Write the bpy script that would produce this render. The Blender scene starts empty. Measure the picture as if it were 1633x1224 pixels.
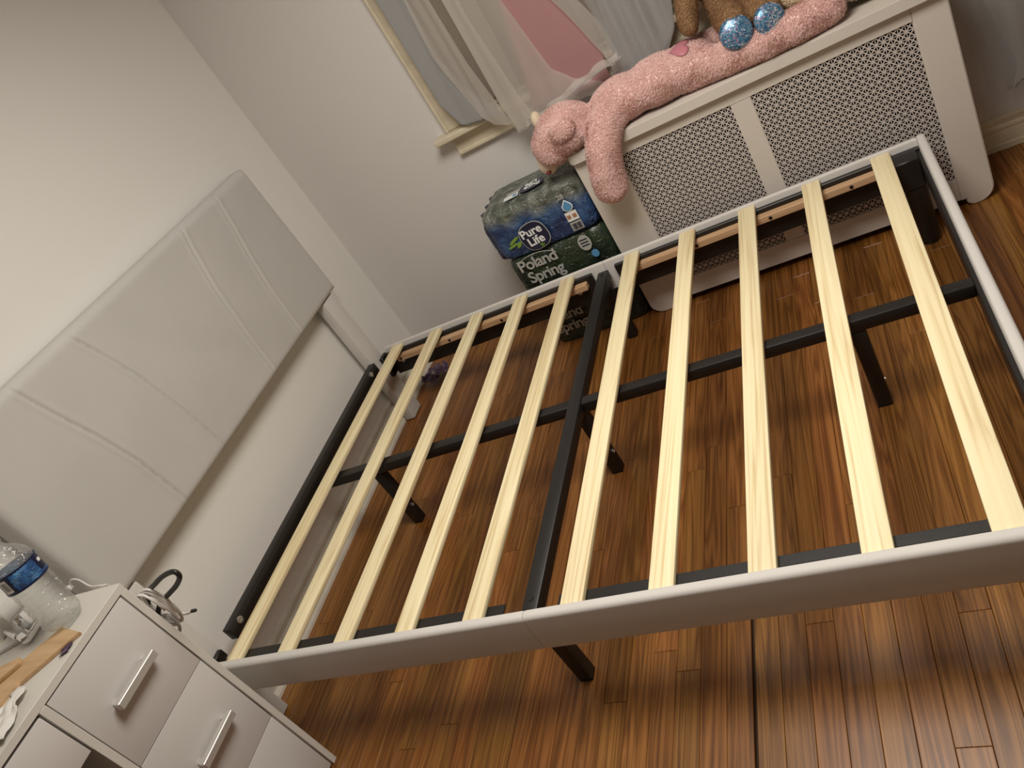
import bpy, bmesh, math, random
import numpy as np
from mathutils import Vector, Matrix, noise, Quaternion
random.seed(7); np.random.seed(7)
SC = bpy.context.scene
COL = SC.collection
PI = math.pi

# ------------------------------------------------------------------ camera, world, light, exposure
cam_d = bpy.data.cameras.new('camera'); cam = bpy.data.objects.new('camera', cam_d); COL.objects.link(cam)
R = [[0.8391863, 0.2026313, -0.5046849], [-0.2787449, -0.6365734, -0.7190796], [-0.4669771, 0.7441201, -0.4777213]]
m = Matrix.Identity(4)
for i in range(3):
    m[i][0] = R[0][i]; m[i][1] = -R[1][i]; m[i][2] = -R[2][i]
m[0][3], m[1][3], m[2][3] = 1.45304, -0.95524, 1.48404
cam.matrix_world = m
cam_d.sensor_width = 36.0; cam_d.lens = 36.0 * 1242.437 / 1633.0; cam_d.clip_start = 0.02
SC.camera = cam

world = bpy.data.worlds.new('world'); SC.world = world; world.use_nodes = True
world.node_tree.nodes['Background'].inputs[0].default_value = (0.02, 0.025, 0.04, 1)
world.node_tree.nodes['Background'].inputs[1].default_value = 0.3

ld = bpy.data.lights.new('ceiling_lamp', 'AREA'); ld.shape = 'DISK'; ld.size = 0.95
ld.energy = 41.0; ld.color = (1.0, 0.945, 0.85)
lamp = bpy.data.objects.new('ceiling_lamp', ld); COL.objects.link(lamp); lamp.location = (1.05, 0.30, 2.22)

SC.view_settings.view_transform = 'Standard'
SC.view_settings.look = 'None'
SC.view_settings.gamma = 1.0
SC.view_settings.use_curve_mapping = False
SC.view_settings.exposure = 0.0

# ------------------------------------------------------------------ materials
def new_mat(name):
    mt = bpy.data.materials.new(name); mt.use_nodes = True
    nt = mt.node_tree
    return mt, nt, nt.nodes['Principled BSDF']

def N(nt, t, **kw):
    n = nt.nodes.new(t)
    for k, v in kw.items():
        if k in n.inputs: n.inputs[k].default_value = v
        else: setattr(n, k, v)
    return n

def ramp(nt, stops):
    r = nt.nodes.new('ShaderNodeValToRGB')
    while len(r.color_ramp.elements) < len(stops): r.color_ramp.elements.new(0.5)
    for e, (p, c) in zip(r.color_ramp.elements, stops):
        e.position = p; e.color = (*c, 1)
    return r

def simple(name, col, rough=0.5, bump=0.0, bscale=200.0, metal=0.0, var=0.0, vscale=6.0, coat=0.0, spec=0.5, sheen=0.0):
    mt, nt, b = new_mat(name)
    b.inputs['Base Color'].default_value = (*col, 1); b.inputs['Roughness'].default_value = rough
    b.inputs['Metallic'].default_value = metal; b.inputs['Coat Weight'].default_value = coat
    b.inputs['Specular IOR Level'].default_value = spec
    b.inputs['Sheen Weight'].default_value = sheen
    tc = N(nt, 'ShaderNodeTexCoord')
    if var > 0:
        n = N(nt, 'ShaderNodeTexNoise', Scale=vscale, Detail=4.0)
        nt.links.new(tc.outputs['Object'], n.inputs['Vector'])
        r = ramp(nt, [(0.3, tuple(c * (1 - var) for c in col)), (0.7, tuple(min(1, c * (1 + var)) for c in col))])
        nt.links.new(n.outputs['Fac'], r.inputs['Fac']); nt.links.new(r.outputs['Color'], b.inputs['Base Color'])
    if bump > 0:
        n2 = N(nt, 'ShaderNodeTexNoise', Scale=bscale, Detail=3.0)
        nt.links.new(tc.outputs['Object'], n2.inputs['Vector'])
        bp = N(nt, 'ShaderNodeBump', Strength=bump, Distance=0.002)
        nt.links.new(n2.outputs['Fac'], bp.inputs['Height']); nt.links.new(bp.outputs['Normal'], b.inputs['Normal'])
    return mt

def wood(name, light, mid, dark, stretch, rough, randv=0.35, knots=False, spec=0.5, bump=0.1, hue=0.0):
    """stretch: scale of the object coordinates (small along the grain)"""
    mt, nt, b = new_mat(name)
    tc = N(nt, 'ShaderNodeTexCoord'); oi = N(nt, 'ShaderNodeObjectInfo')
    mul = N(nt, 'ShaderNodeMath', operation='MULTIPLY'); mul.inputs[1].default_value = 37.0
    nt.links.new(oi.outputs['Random'], mul.inputs[0])
    add = N(nt, 'ShaderNodeVectorMath', operation='ADD')
    nt.links.new(tc.outputs['Object'], add.inputs[0]); nt.links.new(mul.outputs[0], add.inputs[1])
    mp = N(nt, 'ShaderNodeMapping'); mp.inputs['Scale'].default_value = stretch
    nt.links.new(add.outputs[0], mp.inputs['Vector'])
    # broad figure: cathedral rings
    nz = N(nt, 'ShaderNodeTexNoise', Scale=1.0, Detail=2.0, Roughness=0.5, Distortion=0.4)
    nt.links.new(mp.outputs[0], nz.inputs['Vector'])
    m1 = N(nt, 'ShaderNodeMath', operation='MULTIPLY'); m1.inputs[1].default_value = 9.0 if knots else 6.0
    nt.links.new(nz.outputs['Fac'], m1.inputs[0])
    fr = N(nt, 'ShaderNodeMath', operation='PINGPONG'); fr.inputs[1].default_value = 0.5
    nt.links.new(m1.outputs[0], fr.inputs[0])
    m2 = N(nt, 'ShaderNodeMath', operation='MULTIPLY'); m2.inputs[1].default_value = 2.0
    nt.links.new(fr.outputs[0], m2.inputs[0])
    # fine fibres
    mp2 = N(nt, 'ShaderNodeMapping'); mp2.inputs['Scale'].default_value = tuple(s * (6.0 if s > 10 else 1.8) for s in stretch)
    nt.links.new(add.outputs[0], mp2.inputs['Vector'])
    nf = N(nt, 'ShaderNodeTexNoise', Scale=1.0, Detail=3.0, Roughness=0.6)
    nt.links.new(mp2.outputs[0], nf.inputs['Vector'])
    mx = N(nt, 'ShaderNodeMath', operation='MULTIPLY_ADD')
    nt.links.new(nf.outputs['Fac'], mx.inputs[0]); mx.inputs[1].default_value = 0.75
    m3 = N(nt, 'ShaderNodeMath', operation='MULTIPLY'); m3.inputs[1].default_value = 0.34
    nt.links.new(m2.outputs[0], m3.inputs[0]); nt.links.new(m3.outputs[0], mx.inputs[2])
    rp = ramp(nt, [(0.22, dark), (0.5, mid), (0.78, light)])
    nt.links.new(mx.outputs[0], rp.inputs['Fac'])
    hs = N(nt, 'ShaderNodeHueSaturation')
    mr = N(nt, 'ShaderNodeMapRange'); mr.inputs['To Min'].default_value = 1 - randv; mr.inputs['To Max'].default_value = 1 + randv
    nt.links.new(oi.outputs['Random'], mr.inputs['Value']); nt.links.new(mr.outputs[0], hs.inputs['Value'])
    if hue:
        m5 = N(nt, 'ShaderNodeMath', operation='MULTIPLY'); m5.inputs[1].default_value = 7.31
        nt.links.new(oi.outputs['Random'], m5.inputs[0])
        f5 = N(nt, 'ShaderNodeMath', operation='FRACT'); nt.links.new(m5.outputs[0], f5.inputs[0])
        mr2 = N(nt, 'ShaderNodeMapRange'); mr2.inputs['To Min'].default_value = 0.5 - hue; mr2.inputs['To Max'].default_value = 0.5 + hue
        nt.links.new(f5.outputs[0], mr2.inputs['Value']); nt.links.new(mr2.outputs[0], hs.inputs['Hue'])
    nt.links.new(rp.outputs['Color'], hs.inputs['Color']); nt.links.new(hs.outputs['Color'], b.inputs['Base Color'])
    b.inputs['Roughness'].default_value = rough; b.inputs['Specular IOR Level'].default_value = spec
    bp = N(nt, 'ShaderNodeBump', Strength=bump, Distance=0.001)
    nt.links.new(mx.outputs[0], bp.inputs['Height']); nt.links.new(bp.outputs['Normal'], b.inputs['Normal'])
    return mt

def sheer(name, col, alpha, trans=0.5):
    mt, nt, b = new_mat(name); nt.nodes.remove(b)
    out = nt.nodes['Material Output']
    d = N(nt, 'ShaderNodeBsdfDiffuse'); d.inputs[0].default_value = (*col, 1)
    t = N(nt, 'ShaderNodeBsdfTranslucent'); t.inputs[0].default_value = (*col, 1)
    mx = N(nt, 'ShaderNodeMixShader'); mx.inputs[0].default_value = trans
    nt.links.new(d.outputs[0], mx.inputs[1]); nt.links.new(t.outputs[0], mx.inputs[2])
    tr = N(nt, 'ShaderNodeBsdfTransparent')
    m2 = N(nt, 'ShaderNodeMixShader'); m2.inputs[0].default_value = alpha
    nt.links.new(tr.outputs[0], m2.inputs[1]); nt.links.new(mx.outputs[0], m2.inputs[2])
    nt.links.new(m2.outputs[0], out.inputs['Surface'])
    return mt

def clear_plastic(name, tint=(0.93, 0.95, 0.95), body=0.08):
    mt, nt, b = new_mat(name); nt.nodes.remove(b)
    out = nt.nodes['Material Output']
    tr = N(nt, 'ShaderNodeBsdfTransparent'); tr.inputs[0].default_value = (*tint, 1)
    g = N(nt, 'ShaderNodeBsdfGlossy'); g.inputs['Roughness'].default_value = 0.07
    if body > 0.05:
        tc = N(nt, 'ShaderNodeTexCoord'); nz = N(nt, 'ShaderNodeTexNoise', Scale=70.0, Detail=2.0); nt.links.new(tc.outputs['Object'], nz.inputs['Vector'])
        bp = N(nt, 'ShaderNodeBump', Strength=1.0, Distance=0.014); nt.links.new(nz.outputs['Fac'], bp.inputs['Height']); nt.links.new(bp.outputs['Normal'], g.inputs['Normal'])
    df = N(nt, 'ShaderNodeBsdfDiffuse'); df.inputs[0].default_value = (0.8, 0.82, 0.82, 1)
    lw = N(nt, 'ShaderNodeLayerWeight'); lw.inputs['Blend'].default_value = 0.30
    fr = N(nt, 'ShaderNodeMath', operation='MULTIPLY_ADD'); nt.links.new(lw.outputs['Facing'], fr.inputs[0]); fr.inputs[1].default_value = 0.60; fr.inputs[2].default_value = 0.04
    m1 = N(nt, 'ShaderNodeMixShader'); m1.inputs[0].default_value = body
    nt.links.new(tr.outputs[0], m1.inputs[1]); nt.links.new(df.outputs[0], m1.inputs[2])
    m2 = N(nt, 'ShaderNodeMixShader'); nt.links.new(fr.outputs[0], m2.inputs[0])
    nt.links.new(m1.outputs[0], m2.inputs[1]); nt.links.new(g.outputs[0], m2.inputs[2])
    nt.links.new(m2.outputs[0], out.inputs['Surface'])
    return mt

def film(name, stops, scale, rough=0.22, zgrad=None):
    """printed shrink film: blotchy print under crinkled gloss"""
    mt, nt, b = new_mat(name)
    tc = N(nt, 'ShaderNodeTexCoord')
    n = N(nt, 'ShaderNodeTexNoise', Scale=scale, Detail=4.0, Roughness=0.62, Distortion=0.8)
    nt.links.new(tc.outputs['Object'], n.inputs['Vector'])
    r = ramp(nt, stops); nt.links.new(n.outputs['Fac'], r.inputs['Fac'])
    src = r.outputs['Color']
    if zgrad:
        z0, z1, top = zgrad
        sx = N(nt, 'ShaderNodeSeparateXYZ'); nt.links.new(tc.outputs['Object'], sx.inputs[0])
        n3 = N(nt, 'ShaderNodeTexNoise', Scale=7.0, Detail=3.0); nt.links.new(tc.outputs['Object'], n3.inputs['Vector'])
        ma = N(nt, 'ShaderNodeMath', operation='MULTIPLY_ADD'); nt.links.new(n3.outputs['Fac'], ma.inputs[0]); ma.inputs[1].default_value = 0.12
        nt.links.new(sx.outputs['Z'], ma.inputs[2])
        mr = N(nt, 'ShaderNodeMapRange'); mr.inputs['From Min'].default_value = z0; mr.inputs['From Max'].default_value = z1
        nt.links.new(ma.outputs[0], mr.inputs['Value'])
        r2 = ramp(nt, top); n4 = N(nt, 'ShaderNodeTexNoise', Scale=22.0, Detail=4.0, Distortion=1.0)
        nt.links.new(tc.outputs['Object'], n4.inputs['Vector']); nt.links.new(n4.outputs['Fac'], r2.inputs['Fac'])
        mix = N(nt, 'ShaderNodeMix', data_type='RGBA')
        nt.links.new(mr.outputs[0], mix.inputs['Factor']); nt.links.new(src, mix.inputs['A']); nt.links.new(r2.outputs['Color'], mix.inputs['B'])
        src = mix.outputs['Result']
    nt.links.new(src, b.inputs['Base Color'])
    b.inputs['Roughness'].default_value = rough; b.inputs['Specular IOR Level'].default_value = 0.6
    n2 = N(nt, 'ShaderNodeTexNoise', Scale=38.0, Detail=3.0, Roughness=0.6, Distortion=1.2)
    nt.links.new(tc.outputs['Object'], n2.inputs['Vector'])
    bp = N(nt, 'ShaderNodeBump', Strength=0.7, Distance=0.016)
    nt.links.new(n2.outputs['Fac'], bp.inputs['Height']); nt.links.new(bp.outputs['Normal'], b.inputs['Normal'])
    return mt

def glitter(name):
    mt, nt, b = new_mat(name)
    tc = N(nt, 'ShaderNodeTexCoord')
    v = N(nt, 'ShaderNodeTexVoronoi', Scale=300.0)
    nt.links.new(tc.outputs['Object'], v.inputs['Vector'])
    r = ramp(nt, [(0.0, (0.02, 0.07, 0.16)), (0.35, (0.05, 0.17, 0.30)), (0.62, (0.10, 0.26, 0.40)), (0.80, (0.22, 0.36, 0.46)), (0.90, (0.34, 0.10, 0.24)), (1.0, (0.75, 0.78, 0.80))])
    sx = N(nt, 'ShaderNodeSeparateColor'); nt.links.new(v.outputs['Color'], sx.inputs[0])
    nt.links.new(sx.outputs[0], r.inputs['Fac']); nt.links.new(r.outputs['Color'], b.inputs['Base Color'])
    b.inputs['Roughness'].default_value = 0.3; b.inputs['Metallic'].default_value = 0.3
    return mt

M = {}
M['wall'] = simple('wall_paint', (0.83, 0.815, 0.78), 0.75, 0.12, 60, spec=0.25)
M['wall_window'] = simple('shade_toned_wall_paint', (0.69, 0.665, 0.645), 0.75, 0.12, 60, spec=0.25)  # darker copy of the wall paint: the window wall's shade put into its colour
M['wall_far'] = simple('bounce_cutting_wall_paint', (0.40, 0.36, 0.32), 0.75, 0.12, 60, spec=0.25)  # unseen right and front walls, darkened to hold back bounced light
M['blind'] = simple('taupe_roller_blind', (0.30, 0.255, 0.21), 0.8)
M['ceiling'] = simple('ceiling_paint', (0.80, 0.78, 0.75), 0.9)
M['old_trim'] = simple('aged_cream_trim', (0.66, 0.58, 0.44), 0.45, 0.15, 40, var=0.10, vscale=14)
M['base_left'] = simple('scuffed_white_baseboard', (0.72, 0.68, 0.60), 0.5, 0.2, 30, var=0.10, vscale=16)
M['subfloor'] = simple('subfloor_dark', (0.035, 0.018, 0.008), 0.9)
M['plank'] = wood('oak_floor_planks', (0.310, 0.132, 0.032), (0.200, 0.077, 0.015), (0.085, 0.028, 0.005), (24.0, 1.0, 4.0), 0.36, 0.13, True, bump=0.05, hue=0.006)
M['slat'] = wood('pine_slats', (0.93, 0.83, 0.56), (0.89, 0.77, 0.49), (0.64, 0.48, 0.25), (20.0, 0.7, 20.0), 0.55, 0.05, False, spec=0.3, bump=0.08)
M['batten'] = wood('plywood_batten', (0.66, 0.44, 0.27), (0.58, 0.37, 0.21), (0.46, 0.28, 0.15), (0.8, 20.0, 20.0), 0.6, 0.08, False, spec=0.3)
M['velvet'] = simple('pale_grey_velvet', (0.56, 0.545, 0.522), 0.85, 0.25, 700, var=0.03, vscale=5, spec=0.15, sheen=0.15)
M['rail_fabric'] = simple('white_grey_upholstery', (0.66, 0.635, 0.61), 0.7, 0.2, 900, var=0.02, spec=0.25, sheen=0.1)
M['steel'] = simple('black_powder_coat', (0.013, 0.011, 0.010), 0.45, 0.1, 300)
M['bolt'] = simple('zinc_bolt', (0.65, 0.65, 0.63), 0.3, metal=0.9)
M['laminate'] = simple('white_laminate', (0.66, 0.635, 0.62), 0.38, 0.03, 400)
M['laminate_edge'] = simple('white_laminate_edge', (0.70, 0.67, 0.62), 0.5, 0.03, 400)
M['void'] = simple('cabinet_inside_shade', (0.10, 0.085, 0.085), 0.8)  # shade of the open dresser put into the colour of its inner parts
M['brushed'] = simple('brushed_nickel', (0.60, 0.575, 0.545), 0.42, 0.1, 300, metal=0.45)
M['chrome'] = simple('chrome', (0.75, 0.75, 0.75), 0.08, metal=1.0)
M['cover'] = simple('radiator_cover_paint', (0.66, 0.61, 0.56), 0.4, 0.06, 90, var=0.02)
M['grille'] = simple('grille_paint', (0.58, 0.525, 0.50), 0.45)
M['inside'] = simple('cover_inside_shade', (0.008, 0.006, 0.005), 0.95, spec=0.1)  # near black, the shade behind the grilles as a colour
M['pink'] = simple('pink_plush', (0.82, 0.60, 0.565), 0.9, 0.7, 160, var=0.08, vscale=30, spec=0.1)
M['pink_fur'] = simple('pink_plush_pile', (0.90, 0.625, 0.585), 0.85, spec=0.1, var=0.05, vscale=40)
M['heart'] = simple('rose_satin', (0.52, 0.19, 0.235), 0.5, 0.1, 300)
M['cream'] = simple('cream_plush', (0.74, 0.62, 0.46), 0.9, 0.9, 120, var=0.08, vscale=40, spec=0.1)
M['cream_fur'] = simple('cream_plush_pile', (0.80, 0.70, 0.53), 0.9, spec=0.1)
M['muzzle'] = simple('pale_muzzle_plush', (0.80, 0.66, 0.55), 0.9, 0.6, 160, spec=0.1)
M['nose'] = simple('dark_red_nose', (0.24, 0.04, 0.03), 0.4)
M['brown'] = simple('brown_plush', (0.27, 0.155, 0.08), 0.9, 0.7, 180, var=0.15, vscale=30, spec=0.1)
M['brown_fur'] = simple('brown_plush_pile', (0.33, 0.195, 0.105), 0.9, spec=0.1)
M['glitter'] = glitter('blue_glitter_fabric')
M['silver'] = simple('silver_thread', (0.55, 0.60, 0.62), 0.35, metal=0.4)
M['black_gloss'] = simple('black_gloss', (0.01, 0.01, 0.01), 0.15)
M['sheer'] = sheer('sheer_voile', (0.78, 0.73, 0.68), 0.66)
M['sheer2'] = sheer('grey_sheer_voile', (0.62, 0.605, 0.595), 0.60)
M['satin'] = simple('blue_grey_satin', (0.30, 0.30, 0.303), 0.45, 0.1, 80, sheen=0.2)
M['pinkcloth'] = simple('dusty_pink_cloth', (0.37, 0.195, 0.195), 0.7, 0.1, 200)
M['glass'] = clear_plastic('window_glass', (0.9, 0.92, 0.92), 0.02)
M['bottle'] = clear_plastic('clear_bottle_plastic', (0.93, 0.94, 0.93), 0.13)
M['cap'] = simple('white_cap', (0.75, 0.75, 0.72), 0.4)
M['label_blue'] = film('blue_bottle_label', [(0.3, (0.012, 0.03, 0.11)), (0.5, (0.03, 0.12, 0.33)), (0.7, (0.12, 0.33, 0.60))], 22, 0.3)
M['label_navy'] = film('navy_bottle_label', [(0.3, (0.006, 0.008, 0.03)), (0.55, (0.012, 0.02, 0.07)), (0.8, (0.04, 0.07, 0.16))], 16, 0.25)
M['navy'] = simple('navy_print', (0.010, 0.012, 0.045), 0.3)
M['white_print'] = simple('white_print', (0.80, 0.82, 0.82), 0.4)
M['grey_print'] = simple('grey_print', (0.42, 0.42, 0.40), 0.4)
M['green_print'] = simple('green_print', (0.20, 0.34, 0.05), 0.4)
M['sky_print'] = simple('sky_blue_print', (0.10, 0.30, 0.55), 0.4)
M['rust_print'] = simple('rust_print', (0.42, 0.20, 0.10), 0.5)
M['film_blue'] = film('blue_shrink_film', [(0.28, (0.008, 0.012, 0.05)), (0.42, (0.014, 0.035, 0.12)), (0.55, (0.04, 0.10, 0.24)), (0.66, (0.12, 0.19, 0.32)), (0.8, (0.26, 0.30, 0.35))], 9.0, 0.22,
                      (0.075, 0.125, [(0.3, (0.05, 0.06, 0.05)), (0.5, (0.15, 0.165, 0.14)), (0.7, (0.30, 0.31, 0.28))]))
M['film_green'] = film('dark_green_shrink_film', [(0.3, (0.006, 0.010, 0.008)), (0.5, (0.018, 0.032, 0.018)), (0.62, (0.035, 0.055, 0.03)), (0.72, (0.03, 0.05, 0.07)), (0.85, (0.16, 0.18, 0.17))], 8.0, 0.2)
M['tan'] = wood('tan_board', (0.66, 0.45, 0.26), (0.60, 0.40, 0.22), (0.50, 0.31, 0.16), (1.0, 14.0, 14.0), 0.65, 0.06, False, spec=0.3)
M['paper'] = simple('white_paper', (0.78, 0.76, 0.72), 0.6)
M['cream_paper'] = simple('cream_paper', (0.80, 0.78, 0.62), 0.6)
M['white_plastic'] = simple('white_plastic', (0.70, 0.69, 0.67), 0.35)
M['cable_white'] = simple('white_cable', (0.76, 0.73, 0.70), 0.4)
M['cable_black'] = simple('black_cable', (0.015, 0.014, 0.013), 0.4)
M['grey_strap'] = simple('grey_plastic_strap', (0.40, 0.38, 0.37), 0.5)
M['purple'] = film('purple_wrapper_print', [(0.3, (0.04, 0.02, 0.05)), (0.5, (0.12, 0.07, 0.13)), (0.7, (0.26, 0.19, 0.25))], 30, 0.35)
M['gap'] = simple('dark_floor_gap', (0.015, 0.008, 0.004), 0.9)

def pile(name, col):
    mt, nt, b = new_mat(name); nt.nodes.remove(b)
    d = N(nt, 'ShaderNodeBsdfDiffuse'); d.inputs[0].default_value = (*col, 1)
    t = N(nt, 'ShaderNodeBsdfTranslucent'); t.inputs[0].default_value = (*col, 1)
    mx = N(nt, 'ShaderNodeMixShader'); mx.inputs[0].default_value = 0.45
    nt.links.new(d.outputs[0], mx.inputs[1]); nt.links.new(t.outputs[0], mx.inputs[2])
    nt.links.new(mx.outputs[0], nt.nodes['Material Output'].inputs['Surface'])
    return mt
M['pink_fur'] = pile('pink_plush_fibres', (0.92, 0.715, 0.68))
M['cream_fur'] = pile('cream_plush_fibres', (0.84, 0.74, 0.57))
M['brown_fur'] = pile('brown_plush_fibres', (0.36, 0.215, 0.12))

# ------------------------------------------------------------------ object helpers
def wloc(o):
    v = Vector((0, 0, 0))
    while o: v += o.location; o = o.parent
    return v

def link_mesh(name, me, mat, parent=None, origin=None, smooth=False, angle=None):
    """me holds world coordinates; the object gets its own origin and parent"""
    vs = np.empty(len(me.vertices) * 3); me.vertices.foreach_get('co', vs); vs = vs.reshape(-1, 3)
    c = Vector(((vs.min(0) + vs.max(0)) / 2).tolist()) if origin is None else Vector(origin)
    vs = vs - np.array(c); me.vertices.foreach_set('co', vs.ravel()); me.update()
    o = bpy.data.objects.new(name, me); COL.objects.link(o)
    o.location = c - (wloc(parent) if parent else Vector((0, 0, 0)))
    if parent: o.parent = parent
    if mat: me.materials.append(M[mat] if isinstance(mat, str) else mat)
    if smooth:
        me.polygons.foreach_set('use_smooth', [True] * len(me.polygons))
    if angle is not None:
        me.polygons.foreach_set('use_smooth', [True] * len(me.polygons))
        try: me.set_sharp_from_angle(angle=math.radians(angle))
        except Exception: pass
    return o

def obj(name, bm, mat, parent=None, origin=None, smooth=False, angle=None):
    me = bpy.data.meshes.new(name); bmesh.ops.recalc_face_normals(bm, faces=bm.faces[:]); bm.to_mesh(me); bm.free()
    return link_mesh(name, me, mat, parent, origin, smooth, angle)

def pyobj(name, V, F, mat, parent=None, smooth=False, origin=None, angle=None):
    me = bpy.data.meshes.new(name); me.from_pydata([tuple(v) for v in V], [], [tuple(f) for f in F]); me.update()
    return link_mesh(name, me, mat, parent, origin, smooth, angle)

def tag(o, label=None, cat=None, group=None, kind=None):
    if label: o['label'] = label
    if cat: o['category'] = cat
    if group: o['group'] = group
    if kind: o['kind'] = kind
    return o

def thing(name, label, cat, loc=(0, 0, 0), group=None):
    o = bpy.data.objects.new(name, None); COL.objects.link(o); o.location = loc; o.empty_display_size = 0.05
    return tag(o, label, cat, group)

def add_box(bm, x0, x1, y0, y1, z0, z1, bev=0.0, seg=1, rot=None):
    r = bmesh.ops.create_cube(bm, size=1.0)
    vs = r['verts']
    bmesh.ops.scale(bm, vec=(x1 - x0, y1 - y0, z1 - z0), verts=vs)
    if bev > 0:
        es = list({e for v in vs for e in v.link_edges})
        rr = bmesh.ops.bevel(bm, geom=es, offset=bev, segments=seg, affect='EDGES', profile=0.5)
        vs = list({v for f in rr['faces'] for v in f.verts} | {v for v in vs if v.is_valid})
    if rot is not None: bmesh.ops.rotate(bm, cent=(0, 0, 0), matrix=rot, verts=vs)
    bmesh.ops.translate(bm, vec=((x0 + x1) / 2, (y0 + y1) / 2, (z0 + z1) / 2), verts=vs)
    return vs

def box(name, x0, x1, y0, y1, z0, z1, mat, parent=None, bev=0.0, seg=1, rot=None, angle=None):
    bm = bmesh.new(); add_box(bm, x0, x1, y0, y1, z0, z1, bev, seg, rot)
    return obj(name, bm, mat, parent, angle=(40 if bev > 0 and angle is None else angle))

def tube_geo(pts, r, n=10, close=False):
    pts = [Vector(p) for p in pts]; V = []; F = []
    up = Vector((0.13, 0.31, 0.94))
    for i, p in enumerate(pts):
        t = (pts[min(i + 1, len(pts) - 1)] - pts[max(i - 1, 0)]).normalized()
        a = t.cross(up)
        if a.length < 1e-3: a = t.cross(Vector((1, 0, 0)))
        a.normalize(); b = t.cross(a).normalized()
        rr = r[i] if isinstance(r, (list, tuple)) else r
        for k in range(n):
            an = 2 * PI * k / n; V.append(p + (a * math.cos(an) + b * math.sin(an)) * rr)
    for i in range(len(pts) - 1):
        for k in range(n):
            F.append((i * n + k, i * n + (k + 1) % n, (i + 1) * n + (k + 1) % n, (i + 1) * n + k))
    F.append(tuple(range(n - 1, -1, -1))); F.append(tuple((len(pts) - 1) * n + k for k in range(n)))
    return V, F

def spline(pts, sub=8):
    P = [Vector(p) for p in pts]; out = []
    for i in range(len(P) - 1):
        p0 = P[max(i - 1, 0)]; p1 = P[i]; p2 = P[i + 1]; p3 = P[min(i + 2, len(P) - 1)]
        for k in range(sub):
            t = k / sub
            out.append(0.5 * ((2 * p1) + (p2 - p0) * t + (2 * p0 - 5 * p1 + 4 * p2 - p3) * t * t + (3 * p1 - p0 - 3 * p2 + p3) * t ** 3))
    out.append(P[-1]); return out

def tube(name, pts, r, mat, parent=None, n=10, sub=8):
    V, F = tube_geo(spline(pts, sub) if sub else pts, r, n)
    return pyobj(name, V, F, mat, parent, smooth=True)

def lathe_geo(prof, n=32, mtx=None):
    V = []; F = []
    for (r, z) in prof:
        for k in range(n):
            a = 2 * PI * k / n; V.append(Vector((r * math.cos(a), r * math.sin(a), z)))
    for i in range(len(prof) - 1):
        for k in range(n):
            F.append((i * n + k, i * n + (k + 1) % n, (i + 1) * n + (k + 1) % n, (i + 1) * n + k))
    if mtx is not None: V = [mtx @ v for v in V]
    return V, F

def lathe(name, prof, mat, parent=None, n=32, mtx=None, smooth=True):
    V, F = lathe_geo(prof, n, mtx)
    return pyobj(name, V, F, mat, parent, smooth=smooth)

def loft_x(name, prof, xs, mat, parent=None, close=True, bev=0.006):
    """profile (y,z) swept along x with softly closed ends"""
    n = len(prof); cy = sum(p[0] for p in prof) / n; cz = sum(p[1] for p in prof) / n
    x0, x1 = xs
    secs = [(x0, 0.93), (x0 + bev * 0.4, 0.98), (x0 + bev, 1.0)]
    k = 6
    for i in range(1, k): secs.append((x0 + bev + (x1 - x0 - 2 * bev) * i / k, 1.0))
    secs += [(x1 - bev, 1.0), (x1 - bev * 0.4, 0.98), (x1, 0.93)]
    V = []; F = []
    for (x, s) in secs:
        sh = (1 - s) * 0.12 / 0.07 * 0.07
        for (y, z) in prof: V.append((x, cy + (y - cy) * (1 - (1 - s) * 0.6), cz + (z - cz) * (1 - (1 - s) * 0.35)))
    for i in range(len(secs) - 1):
        for j in range(n): F.append((i * n + j, i * n + (j + 1) % n, (i + 1) * n + (j + 1) % n, (i + 1) * n + j))
    F.append(tuple(range(n - 1, -1, -1))); F.append(tuple((len(secs) - 1) * n + j for j in range(n)))
    bm = bmesh.new(); vv = [bm.verts.new(v) for v in V]
    for f in F: bm.faces.new([vv[i] for i in f])
    return obj(name, bm, mat, parent, angle=50)

def text_geo(s, size, extr=0.0006, align='CENTER', spacing=1.0, shear=0.0, offset=0.0):
    cu = bpy.data.curves.new('text', 'FONT'); cu.body = s; cu.size = size; cu.extrude = extr
    cu.align_x = align; cu.align_y = 'CENTER'; cu.space_character = spacing; cu.shear = shear; cu.offset = offset
    cu.resolution_u = 4
    o = bpy.data.objects.new('text', cu); COL.objects.link(o)
    dg = bpy.context.evaluated_depsgraph_get(); dg.update()
    me = bpy.data.meshes.new_from_object(o.evaluated_get(dg))
    V = [v.co.copy() for v in me.vertices]; F = [tuple(p.vertices) for p in me.polygons]
    bpy.data.objects.remove(o); bpy.data.curves.remove(cu); bpy.data.meshes.remove(me)
    return V, F

def text(name, s, size, mtx, mat, parent=None, spacing=1.0, offset=0.0, shear=0.0, bend=None):
    V, F = text_geo(s, size, spacing=spacing, offset=offset, shear=shear)
    V = [mtx @ (bend(v) if bend else v) for v in V]
    return pyobj(name, V, F, mat, parent)

def evald(o):
    dg = bpy.context.evaluated_depsgraph_get(); dg.update()
    me = bpy.data.meshes.new_from_object(o.evaluated_get(dg))
    return me

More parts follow.
